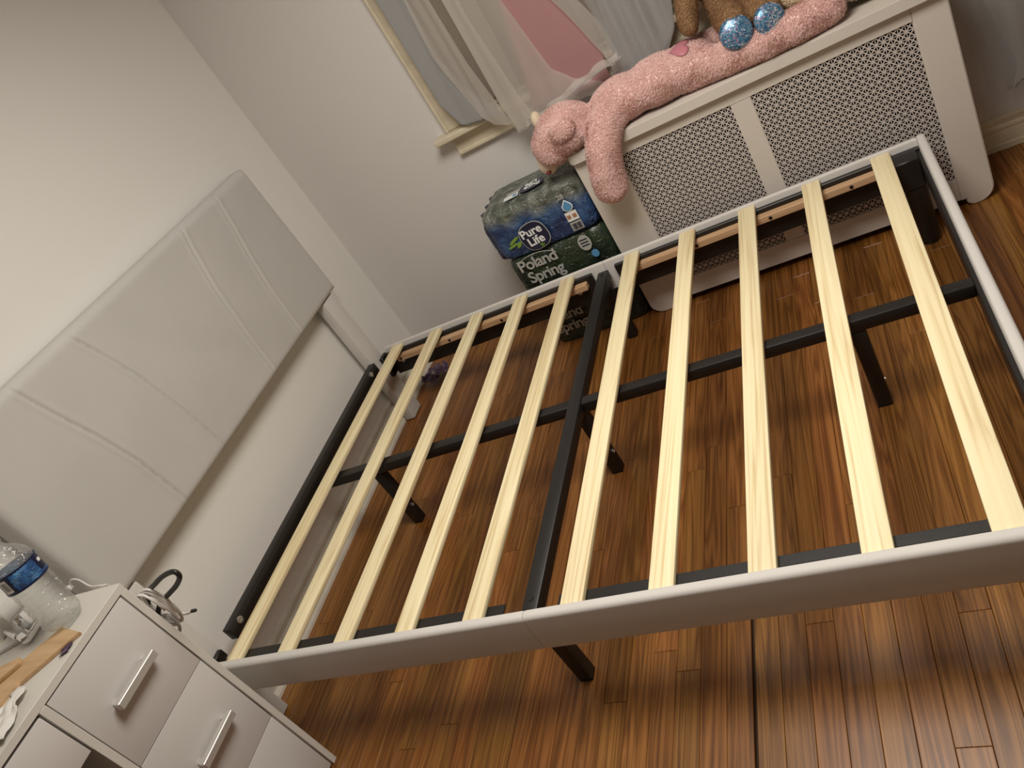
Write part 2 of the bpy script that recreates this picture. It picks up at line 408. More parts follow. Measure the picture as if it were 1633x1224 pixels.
def blob(balls, voxel=0.012, smooth_it=6, disp=0.0, dscale=20.0):
    """union of ellipsoids (centre, radii, axis) and tapered limbs (list of (p, r)) grown into ONE continuous skin"""
    bm = bmesh.new()
    for b in balls:
        if b[0] == 'e':
            _, c, r, q = b
            mt = Matrix.Translation(c) @ q.to_matrix().to_4x4() @ Matrix.Diagonal((*r, 1))
            bmesh.ops.create_icosphere(bm, subdivisions=3, radius=1.0, matrix=mt)
        else:
            pts = b[1]
            for (p, r), (p2, r2) in zip(pts[:-1], pts[1:]):
                p = Vector(p); p2 = Vector(p2); k = max(2, int((p2 - p).length / (0.3 * min(r, r2))))
                for i in range(k + 1):
                    t = i / k
                    bmesh.ops.create_icosphere(bm, subdivisions=2, radius=r + (r2 - r) * t, matrix=Matrix.Translation(p.lerp(p2, t)))
    me = bpy.data.meshes.new('blob'); bm.to_mesh(me); bm.free()
    o = bpy.data.objects.new('blob', me); COL.objects.link(o)
    r = o.modifiers.new('r', 'REMESH'); r.mode = 'VOXEL'; r.voxel_size = voxel
    s = o.modifiers.new('s', 'SMOOTH'); s.factor = 0.5; s.iterations = smooth_it
    me2 = evald(o)
    bpy.data.objects.remove(o); bpy.data.meshes.remove(me)
    if disp > 0:
        for v in me2.vertices:
            v.co += v.normal * disp * noise.noise(v.co * dscale)
        me2.update()
    return me2

def q_axis(d):
    return Vector(d).normalized().to_track_quat('X', 'Z')

def fur(name, surf, count, length, width, mat, parent, seed=1, clump=0.7):
    """thousands of short curled blades standing on a plush surface"""
    rng = np.random.default_rng(seed)
    me = surf.data; me.calc_loop_triangles()
    nv = len(me.vertices); co = np.empty(nv * 3); me.vertices.foreach_get('co', co); co = co.reshape(-1, 3)
    nt = len(me.loop_triangles); tri = np.empty(nt * 3, dtype=np.int32); me.loop_triangles.foreach_get('vertices', tri); tri = tri.reshape(-1, 3)
    off = np.array(wloc(surf)); co = co + off
    a, b, c = co[tri[:, 0]], co[tri[:, 1]], co[tri[:, 2]]
    nrm = np.cross(b - a, c - a); ar = np.linalg.norm(nrm, axis=1); nrm /= (ar[:, None] + 1e-12)
    idx = rng.choice(nt, count, p=ar / ar.sum())
    u = rng.random(count); v = rng.random(count); f = u + v > 1; u[f] = 1 - u[f]; v[f] = 1 - v[f]
    P = a[idx] + u[:, None] * (b - a)[idx] + v[:, None] * (c - a)[idx]; Nn = nrm[idx]
    # curl field: coherent swirl so neighbouring blades clump
    k = 55.0
    fld = np.stack([np.sin(P[:, 1] * k + 1.7 * np.sin(P[:, 2] * k * .7)), np.sin(P[:, 2] * k + 1.3 * np.sin(P[:, 0] * k * .8)), np.sin(P[:, 0] * k + 2.1 * np.sin(P[:, 1] * k * .6))], 1)
    T = fld * clump + rng.normal(0, 0.5, (count, 3)); T -= (T * Nn).sum(1)[:, None] * Nn
    T /= (np.linalg.norm(T, axis=1)[:, None] + 1e-9)
    S = np.cross(T, Nn)
    L = length * rng.uniform(0.55, 1.2, count)[:, None]; W = width * rng.uniform(0.6, 1.3, count)[:, None]
    p1 = P - 0.001 * Nn; p2 = P + Nn * L * .55 + T * L * .35; p3 = P + Nn * L * .75 + T * L * .95
    V = np.empty((count, 5, 3)); V[:, 0] = p1 - S * W; V[:, 1] = p1 + S * W; V[:, 2] = p2 - S * W * .8; V[:, 3] = p2 + S * W * .8; V[:, 4] = p3
    base = (np.arange(count) * 5)[:, None]
    quads = (base + np.array([[0, 1, 3, 2]])); tris = (base + np.array([[2, 3, 4]]))
    m2 = bpy.data.meshes.new(name)
    m2.vertices.add(count * 5); m2.vertices.foreach_set('co', V.reshape(-1))
    loops = np.concatenate([quads, tris], axis=1).reshape(-1)
    m2.loops.add(len(loops)); m2.loops.foreach_set('vertex_index', loops.astype(np.int32))
    st = np.empty(count * 2, dtype=np.int32); st[0::2] = np.arange(count) * 7; st[1::2] = np.arange(count) * 7 + 4
    m2.polygons.add(count * 2); m2.polygons.foreach_set('loop_start', st)
    m2.update(calc_edges=True); m2.validate()
    m2.polygons.foreach_set('use_smooth', [True] * len(m2.polygons))
    o = link_mesh(name, m2, mat, parent); o['kind'] = 'stuff'
    return o

def interp(x, tab):
    xs = [t[0] for t in tab]; ys = [t[1] for t in tab]
    return float(np.interp(x, xs, ys))

def sheet(name, fn, nu, nv, mat, parent=None, thick=0.0):
    V = []; F = []
    for j in range(nv + 1):
        for i in range(nu + 1): V.append(fn(i / nu, j / nv))
    for j in range(nv):
        for i in range(nu):
            a = j * (nu + 1) + i; F.append((a, a + 1, a + nu + 2, a + nu + 1))
    o = pyobj(name, V, F, mat, parent, smooth=True)
    if thick > 0:
        md = o.modifiers.new('thickness', 'SOLIDIFY'); md.thickness = thick; md.offset = 0
    return o

# ------------------------------------------------------------------ the room
XL, YW, XR, YN, ZC = -0.56, 1.78, 3.0, -2.0, 2.45

def struct(o): o['kind'] = 'structure'; return o

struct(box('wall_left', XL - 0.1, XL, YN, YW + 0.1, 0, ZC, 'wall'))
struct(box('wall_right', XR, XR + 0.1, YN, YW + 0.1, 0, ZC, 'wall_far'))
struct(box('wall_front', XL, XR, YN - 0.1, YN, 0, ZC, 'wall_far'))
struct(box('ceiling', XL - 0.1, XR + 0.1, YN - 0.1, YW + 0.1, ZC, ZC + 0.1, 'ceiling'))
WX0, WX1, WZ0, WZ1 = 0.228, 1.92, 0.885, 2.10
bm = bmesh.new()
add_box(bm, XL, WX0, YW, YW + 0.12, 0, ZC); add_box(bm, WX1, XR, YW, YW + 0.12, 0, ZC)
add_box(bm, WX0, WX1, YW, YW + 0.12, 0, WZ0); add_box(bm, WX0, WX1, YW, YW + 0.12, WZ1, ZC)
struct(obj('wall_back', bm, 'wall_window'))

floor = struct(box('floor', XL - 0.05, XR + 0.05, YN - 0.05, YW + 0.05, -0.06, -0.012, 'subfloor'))
PW = 0.0582
row0 = int(math.floor((XL - 0.942) / PW))
rng = random.Random(5)
for rI in range(row0, int((XR - 0.942) / PW) + 1):
    xa = 0.942 + PW * rI; xb = xa + PW
    if rI == 0: xa += 0.0045
    if rI == -1: xb -= 0.0025
    xa = max(xa, XL); xb = min(xb, XR)
    if xb - xa < 0.012: continue
    y = YN + 0.002 - rng.random() * 0.9
    while y < YW - 0.02:
        ln = rng.choice([0.62, 0.85, 1.05, 1.25, 1.4]); ya = max(y, YN + 0.001); yb = min(y + ln, YW - 0.001)
        y += ln
        if yb - ya < 0.06: continue
        bm = bmesh.new(); zt = rng.uniform(-0.0002, 0.0)
        g = 0.0003
        V = [(xa + g, ya + g, -0.012), (xb - g, ya + g, -0.012), (xb - g, yb - g, -0.012), (xa + g, yb - g, -0.012),
             (xa + g, ya + g, zt - 0.001), (xb - g, ya + g, zt - 0.001), (xb - g, yb - g, zt - 0.001), (xa + g, yb - g, zt - 0.001),
             (xa + g + .001, ya + g + .001, zt), (xb - g - .001, ya + g + .001, zt), (xb - g - .001, yb - g - .001, zt), (xa + g + .001, yb - g - .001, zt)]
        vv = [bm.verts.new(v) for v in V]
        for a in (0, 4):
            for k in range(4):
                bm.faces.new([vv[a + k], vv[a + (k + 1) % 4], vv[a + 4 + (k + 1) % 4], vv[a + 4 + k]])
        bm.faces.new([vv[8], vv[9], vv[10], vv[11]])
        obj('floorboard', bm, 'plank', floor)

def molding(name, axis, a0, a1, base, prof, mat, sign):
    """profile (depth from wall, height) run along an axis"""
    V = []; F = []; n = len(prof)
    for a in (a0, a1):
        for (d, z) in prof:
            V.append((base + sign * d, a, z) if axis == 'y' else (a, base + sign * d, z))
    for j in range(n - 1): F.append((j, j + 1, n + j + 1, n + j))
    F.append(tuple(range(n))); F.append(tuple(range(2 * n - 1, n - 1, -1)))
    bm = bmesh.new(); vv = [bm.verts.new(v) for v in V]
    for f in F: bm.faces.new([vv[i] for i in f])
    return struct(obj(name, bm, mat))
bprof = [(0, 0.001), (0.026, 0.001), (0.026, 0.012), (0.022, 0.020), (0.014, 0.024), (0.014, 0.070), (0.018, 0.075), (0.018, 0.083), (0.010, 0.088), (0.010, 0.104), (0.004, 0.114), (0, 0.114)]
molding('baseboard_left', 'y', YN, YW - 0.001, XL, bprof, 'base_left', 1)
molding('baseboard_back', 'x', XL, XR, YW, [(min(d, 0.016), z) for d, z in bprof], 'old_trim', -1)
molding('baseboard_right', 'y', YN, YW, XR, bprof, 'base_left', -1)

# the window behind the curtains: casing, stool, apron, sashes and panes
win = struct(box('window_1', 0.10, 2.06, YW - 0.066, YW + 0.02, WZ0 - 0.020, WZ0 + 0.004, 'old_trim', bev=0.006, seg=3))   # stool
def wpart(name, *a, **k): return box(name, *a, 'old_trim', win, **k)
bm = bmesh.new()
for s, x in ((1, 0.148), (-1, 2.0)):
    add_box(bm, min(x, x + s * 0.082), max(x, x + s * 0.082), YW - 0.020, YW, WZ0 + 0.004, WZ1 + 0.09, 0.004, 1)
    add_box(bm, min(x, x + s * 0.014), max(x, x + s * 0.014), YW - 0.028, YW - 0.0201, WZ0 + 0.004, WZ1 + 0.09, 0.003, 1)
    add_box(bm, min(x + s * 0.068, x + s * 0.082), max(x + s * 0.068, x + s * 0.082), YW - 0.024, YW - 0.0201, WZ0 + 0.004, WZ1 + 0.09, 0.002, 1)
add_box(bm, 0.148, 2.0, YW - 0.024, YW, WZ1 + 0.0, WZ1 + 0.09, 0.004, 1)
obj('casing', bm, 'old_trim', win)
bm = bmesh.new()
add_box(bm, 0.150, 2.0, YW - 0.020, YW, WZ0 - 0.085, WZ0 - 0.0201, 0.003, 1)
add_box(bm, 0.150, 2.0, YW - 0.030, YW, WZ0 - 0.040, WZ0 - 0.0201, 0.008, 3)
add_box(bm, 0.150, 2.0, YW - 0.026, YW, WZ0 - 0.092, WZ0 - 0.076, 0.004, 2)
obj('apron', bm, 'old_trim', win)
for (z0, z1, yy) in ((WZ0 + 0.004, 1.50, YW + 0.03), (1.47, WZ1, YW + 0.062)):
    bm = bmesh.new()
    add_box(bm, WX0, WX0 + 0.05, yy, yy + 0.03, z0, z1); add_box(bm, WX1 - 0.05, WX1, yy, yy + 0.03, z0, z1)
    add_box(bm, WX0 + 0.05, WX1 - 0.05, yy, yy + 0.03, z0, z0 + 0.05); add_box(bm, WX0 + 0.05, WX1 - 0.05, yy, yy + 0.03, z1 - 0.04, z1)
    s = obj('sash', bm, 'old_trim', win)
    box('pane', WX0 + 0.05, WX1 - 0.05, yy + 0.012, yy + 0.017, z0 + 0.05, z1 - 0.04, 'glass', s)

box('blind', WX0 + 0.002, WX1 - 0.002, YW + 0.014, YW + 0.018, WZ0 + 0.03, WZ1 - 0.002, 'blind', win)

# ------------------------------------------------------------------ the bed
bed = thing('bed_frame', 'bare double bed frame with grey padded headboard, black steel supports and pine slats', 'bed', (0.58, 0.72, 0))
# headboard cushion
Y0, Y1, Z0, Z1 = -0.050, 1.458, 0.632, 1.192
SB = [(0.60, 1.126), (0.689, 1.132), (0.83, 1.145), (0.957, 1.173), (1.072, 1.207), (1.171, 1.232), (1.21, 1.238)]
SA = [(0.60, 0.901), (0.646, 0.902), (0.796, 0.916), (0.977, 0.946), (1.108, 0.985), (1.19, 1.017), (1.21, 1.02)]
YC = 0.7205
ny, nz = 420, 80
V = []; F = []
zA = np.linspace(0, 1, nz + 1); yA = np.linspace(0, 1, ny + 1)
for j in range(nz + 1):
    z = Z0 + (Z1 - Z0) * zA[j]
    b = interp(z, SB); a = interp(z, SA); seams = (b, a, 2 * YC - b, 2 * YC - a)
    for i in range(ny + 1):
        y = Y0 + (Y1 - Y0) * yA[i]
        d = min(y - Y0, Y1 - y, z - Z0, Z1 - z); rr = 0.026
        x = -0.470 - (rr - math.sqrt(max(0, rr * rr - (rr - min(d, rr)) ** 2))) * 0.9
        g = 0.0
        for s in seams:
            t = y - s
            g -= 0.0050 * math.exp(-(t / 0.0035) ** 2) - 0.0022 * math.exp(-((abs(t) - 0.011) / 0.008) ** 2)
        fade = min(1.0, d / 0.02)
        x += g * fade + 0.0020 * noise.noise(Vector((y * 3.1, z * 3.7, 0.4))) * fade
        V.append((x, y, z))
W = ny + 1
for j in range(nz):
    for i in range(ny): F.append((j * W + i, j * W + i + 1, (j + 1) * W + i + 1, (j + 1) * W + i))
rim = [i for i in range(W)] + [j * W + ny for j in range(1, nz + 1)] + [nz * W + i for i in range(ny - 1, -1, -1)] + [j * W for j in range(nz - 1, 0, -1)]
b0 = len(V)
for k in rim: V.append((-0.541, V[k][1], V[k][2]))
nr = len(rim)
for k in range(nr): F.append((rim[k], rim[(k + 1) % nr], b0 + (k + 1) % nr, b0 + k))
F.append(tuple(b0 + k for k in range(nr)))
hb = pyobj('headboard', V, F, 'velvet', bed, angle=60)
for s, nm in ((1.336, 'right'), (-0.045, 'left')):
    p = box('headboard_post', -0.528, -0.480, s, s + 0.088, 0.004, 0.6318, 'rail_fabric', bed, bev=0.006, seg=2)
    bm = bmesh.new(); add_box(bm, -0.520, -0.488, s + 0.02, s + 0.068, 0.0, 0.004); obj('foot_glide', bm, 'steel', p)

# upholstered side boards (two halves each) and foot board
def rprof(yo, yi, zb, zt, r=0.020, bulge=0.004):
    s = 1 if yi > yo else -1; P = []
    P.append((yi, zb)); P.append((yo + s * 0.004, zb)); P.append((yo, zb + 0.006))
    for k in range(1, 6): P.append((yo - s * bulge * math.sin(PI * k / 6), zb + 0.006 + (zt - r - zb - 0.006) * k / 6))
    for k in range(0, 8):
        a = PI / 2 * k / 7; P.append((yo + s * (r - r * math.cos(a)), zt - r + r * math.sin(a)))
    for k in range(0, 4):
        a = PI / 2 * k / 3; P.append((yi - s * (0.008 - 0.008 * math.sin(a)), zt - 0.008 + 0.008 * math.cos(a)))
    return P
for x0, x1 in ((-0.462, 0.5525), (0.5535, 1.5805)):
    loft_x('side_board', rprof(-0.034, -0.0075, 0.203, 0.3185, r=0.011, bulge=0.004), (x0, x1), 'rail_fabric', bed)
    loft_x('side_board', rprof(1.4475, 1.4345, 0.200, 0.3165, r=0.006, bulge=0.001), (x0, x1), 'rail_fabric', bed)
# foot board: the same board turned across
fb_prof = rprof(1.6055, 1.5810, 0.203, 0.3170, r=0.010, bulge=0.002)
n = len(fb_prof); V = []; F = []
ys = [-0.036 + (1.4845) * k / 10 for k in range(11)]
for y in ys:
    for (x, z) in fb_prof: V.append((x, y, z))
for i in range(10):
    for j in range(n): F.append((i * n + j, i * n + (j + 1) % n, (i + 1) * n + (j + 1) % n, (i + 1) * n + j))
F.append(tuple(range(n - 1, -1, -1))); F.append(tuple(10 * n + j for j in range(n)))
bm = bmesh.new(); vv = [bm.verts.new(v) for v in V]
for f in F: bm.faces.new([vv[i] for i in f])
obj('foot_board', bm, 'rail_fabric', bed, angle=50)

# steel angles on the inside of the boards
def bolt(parent, x, y, z, ax, r=0.008, depth=0.004):
    rot = {'y': Matrix.Rotation(PI / 2, 4, 'X'), 'x': Matrix.Rotation(PI / 2, 4, 'Y'), '-x': Matrix.Rotation(PI / 2, 4, 'Y')}[ax]
    V, F = lathe_geo([(0.0001, 0), (r * .35, 0.0), (r * .4, depth * .4), (r, depth * .5), (r, -depth), (0.0001, -depth)], 14, Matrix.Translation((x, y, z)) @ rot)
    return pyobj('bolt', V, F, 'bolt', parent, angle=40)
for x0, x1 in ((-0.462, 0.500), (0.590, 1.5800)):
    bm = bmesh.new()
    add_box(bm, x0, x1, 1.4180, 1.4335, 0.186, 0.294, 0.002); far = obj('steel_side_rail', bm, 'steel', bed)
    bm = bmesh.new()
    add_box(bm, x0, x1, -0.0070, 0.008, 0.205, 0.294, 0.0015); add_box(bm, x0 + 0.03, x1 - 0.02, 0.0081, 0.036, 0.2885, 0.294, 0.0015)
    near = obj('steel_side_rail', bm, 'steel', bed)
    for bx in (x0 + 0.06, x1 - 0.07):
        bolt(far, bx, 1.4155, 0.243, 'y', 0.009); 
for x0, x1 in ((-0.405, 0.475), (0.620, 1.500)):
    b_ = box('batten', x0, x1, 1.388, 1.4178, 0.2552, 0.2785, 'batten', bed, bev=0.002)
    for bx in np.linspace(x0 + 0.02, x1 - 0.12, 4):
        Vv, Ff = lathe_geo([(0.0001, 0.0016), (0.005, 0.0016), (0.006, 0), (0.0001, -0.001)], 12, Matrix.Translation((bx, 1.3875, 0.267)) @ Matrix.Rotation(PI / 2, 4, 'X'))
        pyobj('screw', Vv, Ff, 'steel', b_)
hr = box('head_rail', -0.478, -0.446, 0.083, 1.312, 0.288, 0.332, 'steel', bed, bev=0.003, seg=2)
for yy in (0.126, 1.25):
    bolt(hr, -0.444, yy, 0.318, 'x', 0.011)
bx_ = box('foot_rail', 1.570, 1.5805, 0.0365, 1.4175, 0.215, 0.286, 'steel', bed, bev=0.002)
box('corner_bracket', -0.4795, -0.4625, -0.012, 0.035, 0.285, 0.316, 'steel', bed, bev=0.002)
box('corner_bracket', -0.4795, -0.4625, 1.385, 1.4335, 0.20, 0.298, 'steel', bed, bev=0.002)
box('corner_bracket', 1.500, 1.5695, 1.355, 1.4175, 0.20, 0.296, 'steel', bed, bev=0.003)
# cross bar, centre rail, legs
cb = box('cross_bar', 0.525, 0.566, 0.0085, 1.4175, 0.256, 0.291, 'steel', bed, bev=0.004, seg=2)
for yy in (0.02, 1.415):
    Vv, Ff = lathe_geo([(0.0001, 0.002), (0.007, 0.002), (0.008, 0), (0.0001, 0)], 12, Matrix.Translation((0.545, yy + (0.02 if yy < 1 else -0.02), 0.291)))
    pyobj('bolt', Vv, Ff, 'steel', cb)
for x0, x1 in ((-0.446, 0.5248), (0.5662, 1.5698)):
    box('centre_rail', x0, x1, 0.693, 0.729, 0.253, 0.288, 'steel', bed, bev=0.004, seg=2)
for (x, y, zt) in ((-0.225, 0.712, 0.2525), (0.545, 0.712, 0.2555), (1.309, 0.712, 0.2525), (0.540, 0.014, 0.2555), (0.530, 1.440, 0.2555)):
    y0 = y
    if y < 0.1: y0 = 0.0285
    if y > 1.2: y0 = 1.412
    lg = box('leg', x - 0.0185, x + 0.0185, y0 - 0.0185, y0 + 0.0185, 0.004, zt, 'steel', bed, bev=0.005, seg=2)
    box('foot_glide', x - 0.017, x + 0.017, y0 - 0.017, y0 + 0.017, 0.0, 0.0038, 'steel', lg)
    if abs(y - 0.712) < .01: bolt(lg, x + 0.0195, y0, 0.075, 'x', 0.007)
for y in (0.06, 1.385):
    Vv, Ff = lathe_geo([(0.0001, 0), (0.026, 0), (0.027, 0.006), (0.031, 0.02), (0.033, 0.1998), (0.0001, 0.1998)], 24, Matrix.Translation((1.540, y, 0)))
    lg = pyobj('leg', Vv, Ff, 'steel', bed, angle=50)
    if y > 1: bolt(lg, 1.5065, y, 0.178, 'x', 0.008)
# slats
SW, ST = 0.0549, 0.0155
for i in range(10):
    x = -0.4196 + 0.2 * i if i < 5 else 0.6367 + 0.2031 * (i - 5)
    box('slat', x, x + SW, -0.0070, 1.4338, 0.2948, 0.2948 + ST, 'slat', bed, bev=0.0035, seg=2)

# ------------------------------------------------------------------ radiator cover
cov = thing('radiator_cover', 'white painted radiator cover with two perforated star grilles under the window', 'radiator cover', (1.18, 1.64, 0))
CX0, CX1, CY, CB = 0.608, 1.748, 1.500, 1.752
def lid_shape(bm):
    # bullnosed board with rounded front corners
    r = 0.035; P = []
    x0, x1, y0, y1 = 0.598, 1.760, 1.478, CB
    for k in range(7):
        a = PI + PI / 2 * k / 6; P.append((x0 + r + r * math.cos(a), y0 + r + r * math.sin(a)))
    for k in range(7):
        a = 1.5 * PI + PI / 2 * k / 6; P.append((x1 - r + r * math.cos(a), y0 + r + r * math.sin(a)))
    P += [(x1, y1), (x0, y1)]
    z0, z1 = 0.660, 0.700
    f = bm.faces.new([bm.verts.new((p[0], p[1], z0)) for p in P])
    e = bmesh.ops.extrude_face_region(bm, geom=[f]); vs = [v for v in e['geom'] if isinstance(v, bmesh.types.BMVert)]
    bmesh.ops.translate(bm, vec=(0, 0, z1 - z0), verts=vs)
    es = [ed for ed in bm.edges if abs(ed.verts[0].co.z - ed.verts[1].co.z) < 1e-6]
    bmesh.ops.bevel(bm, geom=es, offset=0.004, segments=2, affect='EDGES')
bm = bmesh.new(); lid_shape(bm); obj('lid', bm, 'cover', cov, angle=40)
def panel_xz(name, P, y0, y1, bev=0.0):
    bm = bmesh.new(); f = bm.faces.new([bm.verts.new((x, y1, z)) for x, z in P])
    e = bmesh.ops.extrude_face_region(bm, geom=[f]); vs = [v for v in e['geom'] if isinstance(v, bmesh.types.BMVert)]
    bmesh.ops.translate(bm, vec=(0, y0 - y1, 0), verts=vs)
    if bev:
        es = [ed for ed in bm.edges if all(abs(v.co.y - y0) < 1e-6 for v in ed.verts)]
        bmesh.ops.bevel(bm, geom=es, offset=bev, segments=2, affect='EDGES')
    return obj(name, bm, 'cover', cov, angle=40)
def arc(cx, cz, r, a0, a1, k=6): return [(cx + r * math.cos(a0 + (a1 - a0) * i / k), cz + r * math.sin(a0 + (a1 - a0) * i / k)) for i in range(k + 1)]
# stiles run to the floor with rounded feet
panel_xz('stile', [(CX0, 0.6595)] + arc(CX0 + 0.045, 0.045, 0.045, PI, 1.5 * PI) + arc(0.700, 0.03, 0.03, 1.5 * PI, 2 * PI) + [(0.7565, 0.030), (0.7565, 0.6595)], CY, CY + 0.018, 0.003)
panel_xz('stile', [(1.6545, 0.6595), (1.6545, 0.026), (1.668, 0.026)] + arc(1.690, 0.022, 0.022, PI, 1.5 * PI) + arc(CX1 - 0.05, 0.05, 0.05, 1.5 * PI, 2 * PI) + [(CX1, 0.6595)], CY, CY + 0.018, 0.003)
panel_xz('top_rail', [(0.757, 0.620), (1.654, 0.620), (1.654, 0.6595), (0.757, 0.6595)], CY, CY + 0.018)
panel_xz('bottom_rail', [(0.757, 0.030), (1.654, 0.030), (1.654, 0.102), (0.757, 0.102)], CY, CY + 0.018)
panel_xz('mullion', [(1.137, 0.1025), (1.199, 0.1025), (1.199, 0.6195), (1.137, 0.6195)], CY + 0.0005, CY + 0.018, 0.0015)
for x in (CX0, CX1 - 0.018):
    box('side_panel', x, x + 0.018, CY + 0.0185, CB, 0.052, 0.6595, 'cover', cov)
    box('back_foot', x, x + 0.018, CB - 0.06, CB, 0.0, 0.0518, 'cover', cov)
def grille(x0, x1, z0, z1, nx, nz):
    V = []; F = []; px = (x1 - x0) / nx; pz = (z1 - z0) / nz; t = 0.0012
    def tri(a, b, c):
        # right triangle with a smaller triangular hole; front ring and the hole's depth
        k = len(V); A = [np.array(a), np.array(b), np.array(c)]; cen = sum(A) / 3
        H = []
        for i in range(3):
            # offset edges inward by half the bar width
            H.append(cen + (A[i] - cen) * 0.66)
        for p in A: V.append((p[0], CY + 0.004, p[1]))
        for p in H: V.append((p[0], CY + 0.004, p[1]))
        for p in H: V.append((p[0], CY + 0.004 + t, p[1]))
        for i in range(3):
            j = (i + 1) % 3
            F.append((k + i, k + j, k + 3 + j, k + 3 + i)); F.append((k + 3 + i, k + 3 + j, k + 6 + j, k + 6 + i))
    for i in range(nx):
        for j in range(nz):
            a = (x0 + px * i, z0 + pz * j); b = (a[0] + px, a[1]); c = (a[0] + px, a[1] + pz); d = (a[0], a[1] + pz)
            o = (a[0] + px / 2, a[1] + pz / 2)
            tri(a, b, o); tri(b, c, o); tri(c, d, o); tri(d, a, o)
    return pyobj('grille', V, F, 'grille', cov)
grille(0.757, 1.137, 0.1025, 0.6195, 19, 25)
grille(1.199, 1.654, 0.1025, 0.6195, 23, 25)
box('shade_backing', CX0 + 0.02, CX1 - 0.02, CY + 0.06, CY + 0.064, 0.0, 0.6590, 'inside', cov)  # added black sheet standing in for the shade inside the cover

# ------------------------------------------------------------------ dresser
dr = thing('dresser', 'white dresser with nickel bar handles in the lower left beside the headboard', 'dresser', (-0.37, -0.43, 0))
DX, DB, DZ, DY0, DY1 = -0.200, -0.545, 0.784, -0.720, -0.130
box('top_panel', DB, DX, DY0, DY1, DZ - 0.018, DZ, 'laminate_edge', dr, bev=0.001)
for y0, y1 in ((DY1 - 0.018, DY1), (DY0, DY0 + 0.018), (-0.423, -0.4055)):
    box('side_panel' if y1 != -0.4055 else 'divider', DB, DX, y0, y1, 0.0, DZ - 0.0182, 'laminate_edge', dr, bev=0.001)
box('back_panel', DB + 0.001, DB + 0.006, DY0 + 0.019, DY1 - 0.019, 0.02, DZ - 0.019, 'void', dr)
box('plinth', DX - 0.04, DX - 0.025, DY0 + 0.019, DY1 - 0.019, 0.0, 0.022, 'laminate_edge', dr)
box('inner_shelf', DB + 0.007, DX - 0.02, DY0 + 0.019, -0.4235, 0.315, 0.330, 'void', dr)
for nm, (y0, y1), (z0, z1) in (('drawer', (-0.4025, -0.1515), (0.5105, 0.7625)), ('drawer', (-0.4025, -0.1515), (0.2535, 0.5085)), ('drawer', (-0.4025, -0.1515), (0.0080, 0.2515)), ('drawer', (-0.699, -0.4275), (0.628, 0.7590))):
    fr = box(nm, DX - 0.018, DX - 0.002, y0, y1, z0, z1, 'laminate', dr, bev=0.0012, seg=2)
    bm = bmesh.new()   # the tray behind the front
    for q in ((DX - 0.30, DX - 0.0185, y0 + 0.012, y0 + 0.022, z0 + 0.02, z1 - 0.03), (DX - 0.30, DX - 0.0185, y1 - 0.022, y1 - 0.012, z0 + 0.02, z1 - 0.03), (DX - 0.30, DX - 0.0185, y0 + 0.0225, y1 - 0.0225, z0 + 0.02, z0 + 0.026)): add_box(bm, *q)
    obj('drawer_box', bm, 'void', fr)
    yc = (y0 + y1) / 2; zc = (z0 + z1) / 2 - (0.03 if z0 < 0.1 else 0)
    if y0 > -0.45:
        bm = bmesh.new()
        add_box(bm, DX + 0.010, DX + 0.028, yc - 0.0655, yc + 0.0655, zc - 0.0095, zc + 0.0095, 0.0015)
        add_box(bm, DX - 0.0018, DX + 0.0099, yc - 0.060, yc - 0.046, zc - 0.005, zc + 0.005)
        add_box(bm, DX - 0.0018, DX + 0.0099, yc + 0.046, yc + 0.060, zc - 0.005, zc + 0.005)
        h = obj('handle', bm, 'brushed', fr)

# ------------------------------------------------------------------ water cases in the corner
FX = Matrix(((1, 0, 0, 0), (0, 0, -1, 0), (0, 1, 0, 0), (0, 0, 0, 1)))    # text plane -> facing -y
def face(x, z, y=1.505, tilt=0.0): return Matrix.Translation((x, y, z)) @ FX @ Matrix.Rotation(tilt, 4, 'Z')
def flat(name, P, mtx, mat, parent, t=0.0012):
    n = len(P); V = [mtx @ Vector((p[0], p[1], 0)) for p in P] + [mtx @ Vector((p[0], p[1], t)) for p in P]
    F = [tuple(range(n, 2 * n)), tuple(range(n - 1, -1, -1))] + [(i, (i + 1) % n, n + (i + 1) % n, n + i) for i in range(n)]
    return pyobj(name, V, F, mat, parent)
def oval(a, b, n=28, e=2.0):
    out = []
    for k in range(n):
        t = 2 * PI * k / n; c, s = math.cos(t), math.sin(t)
        out.append((a * math.copysign(abs(c) ** (2 / e), c), b * math.copysign(abs(s) ** (2 / e), s)))
    return out
def rect(w, h): return [(-w / 2, -h / 2), (w / 2, -h / 2), (w / 2, h / 2), (-w / 2, h / 2)]

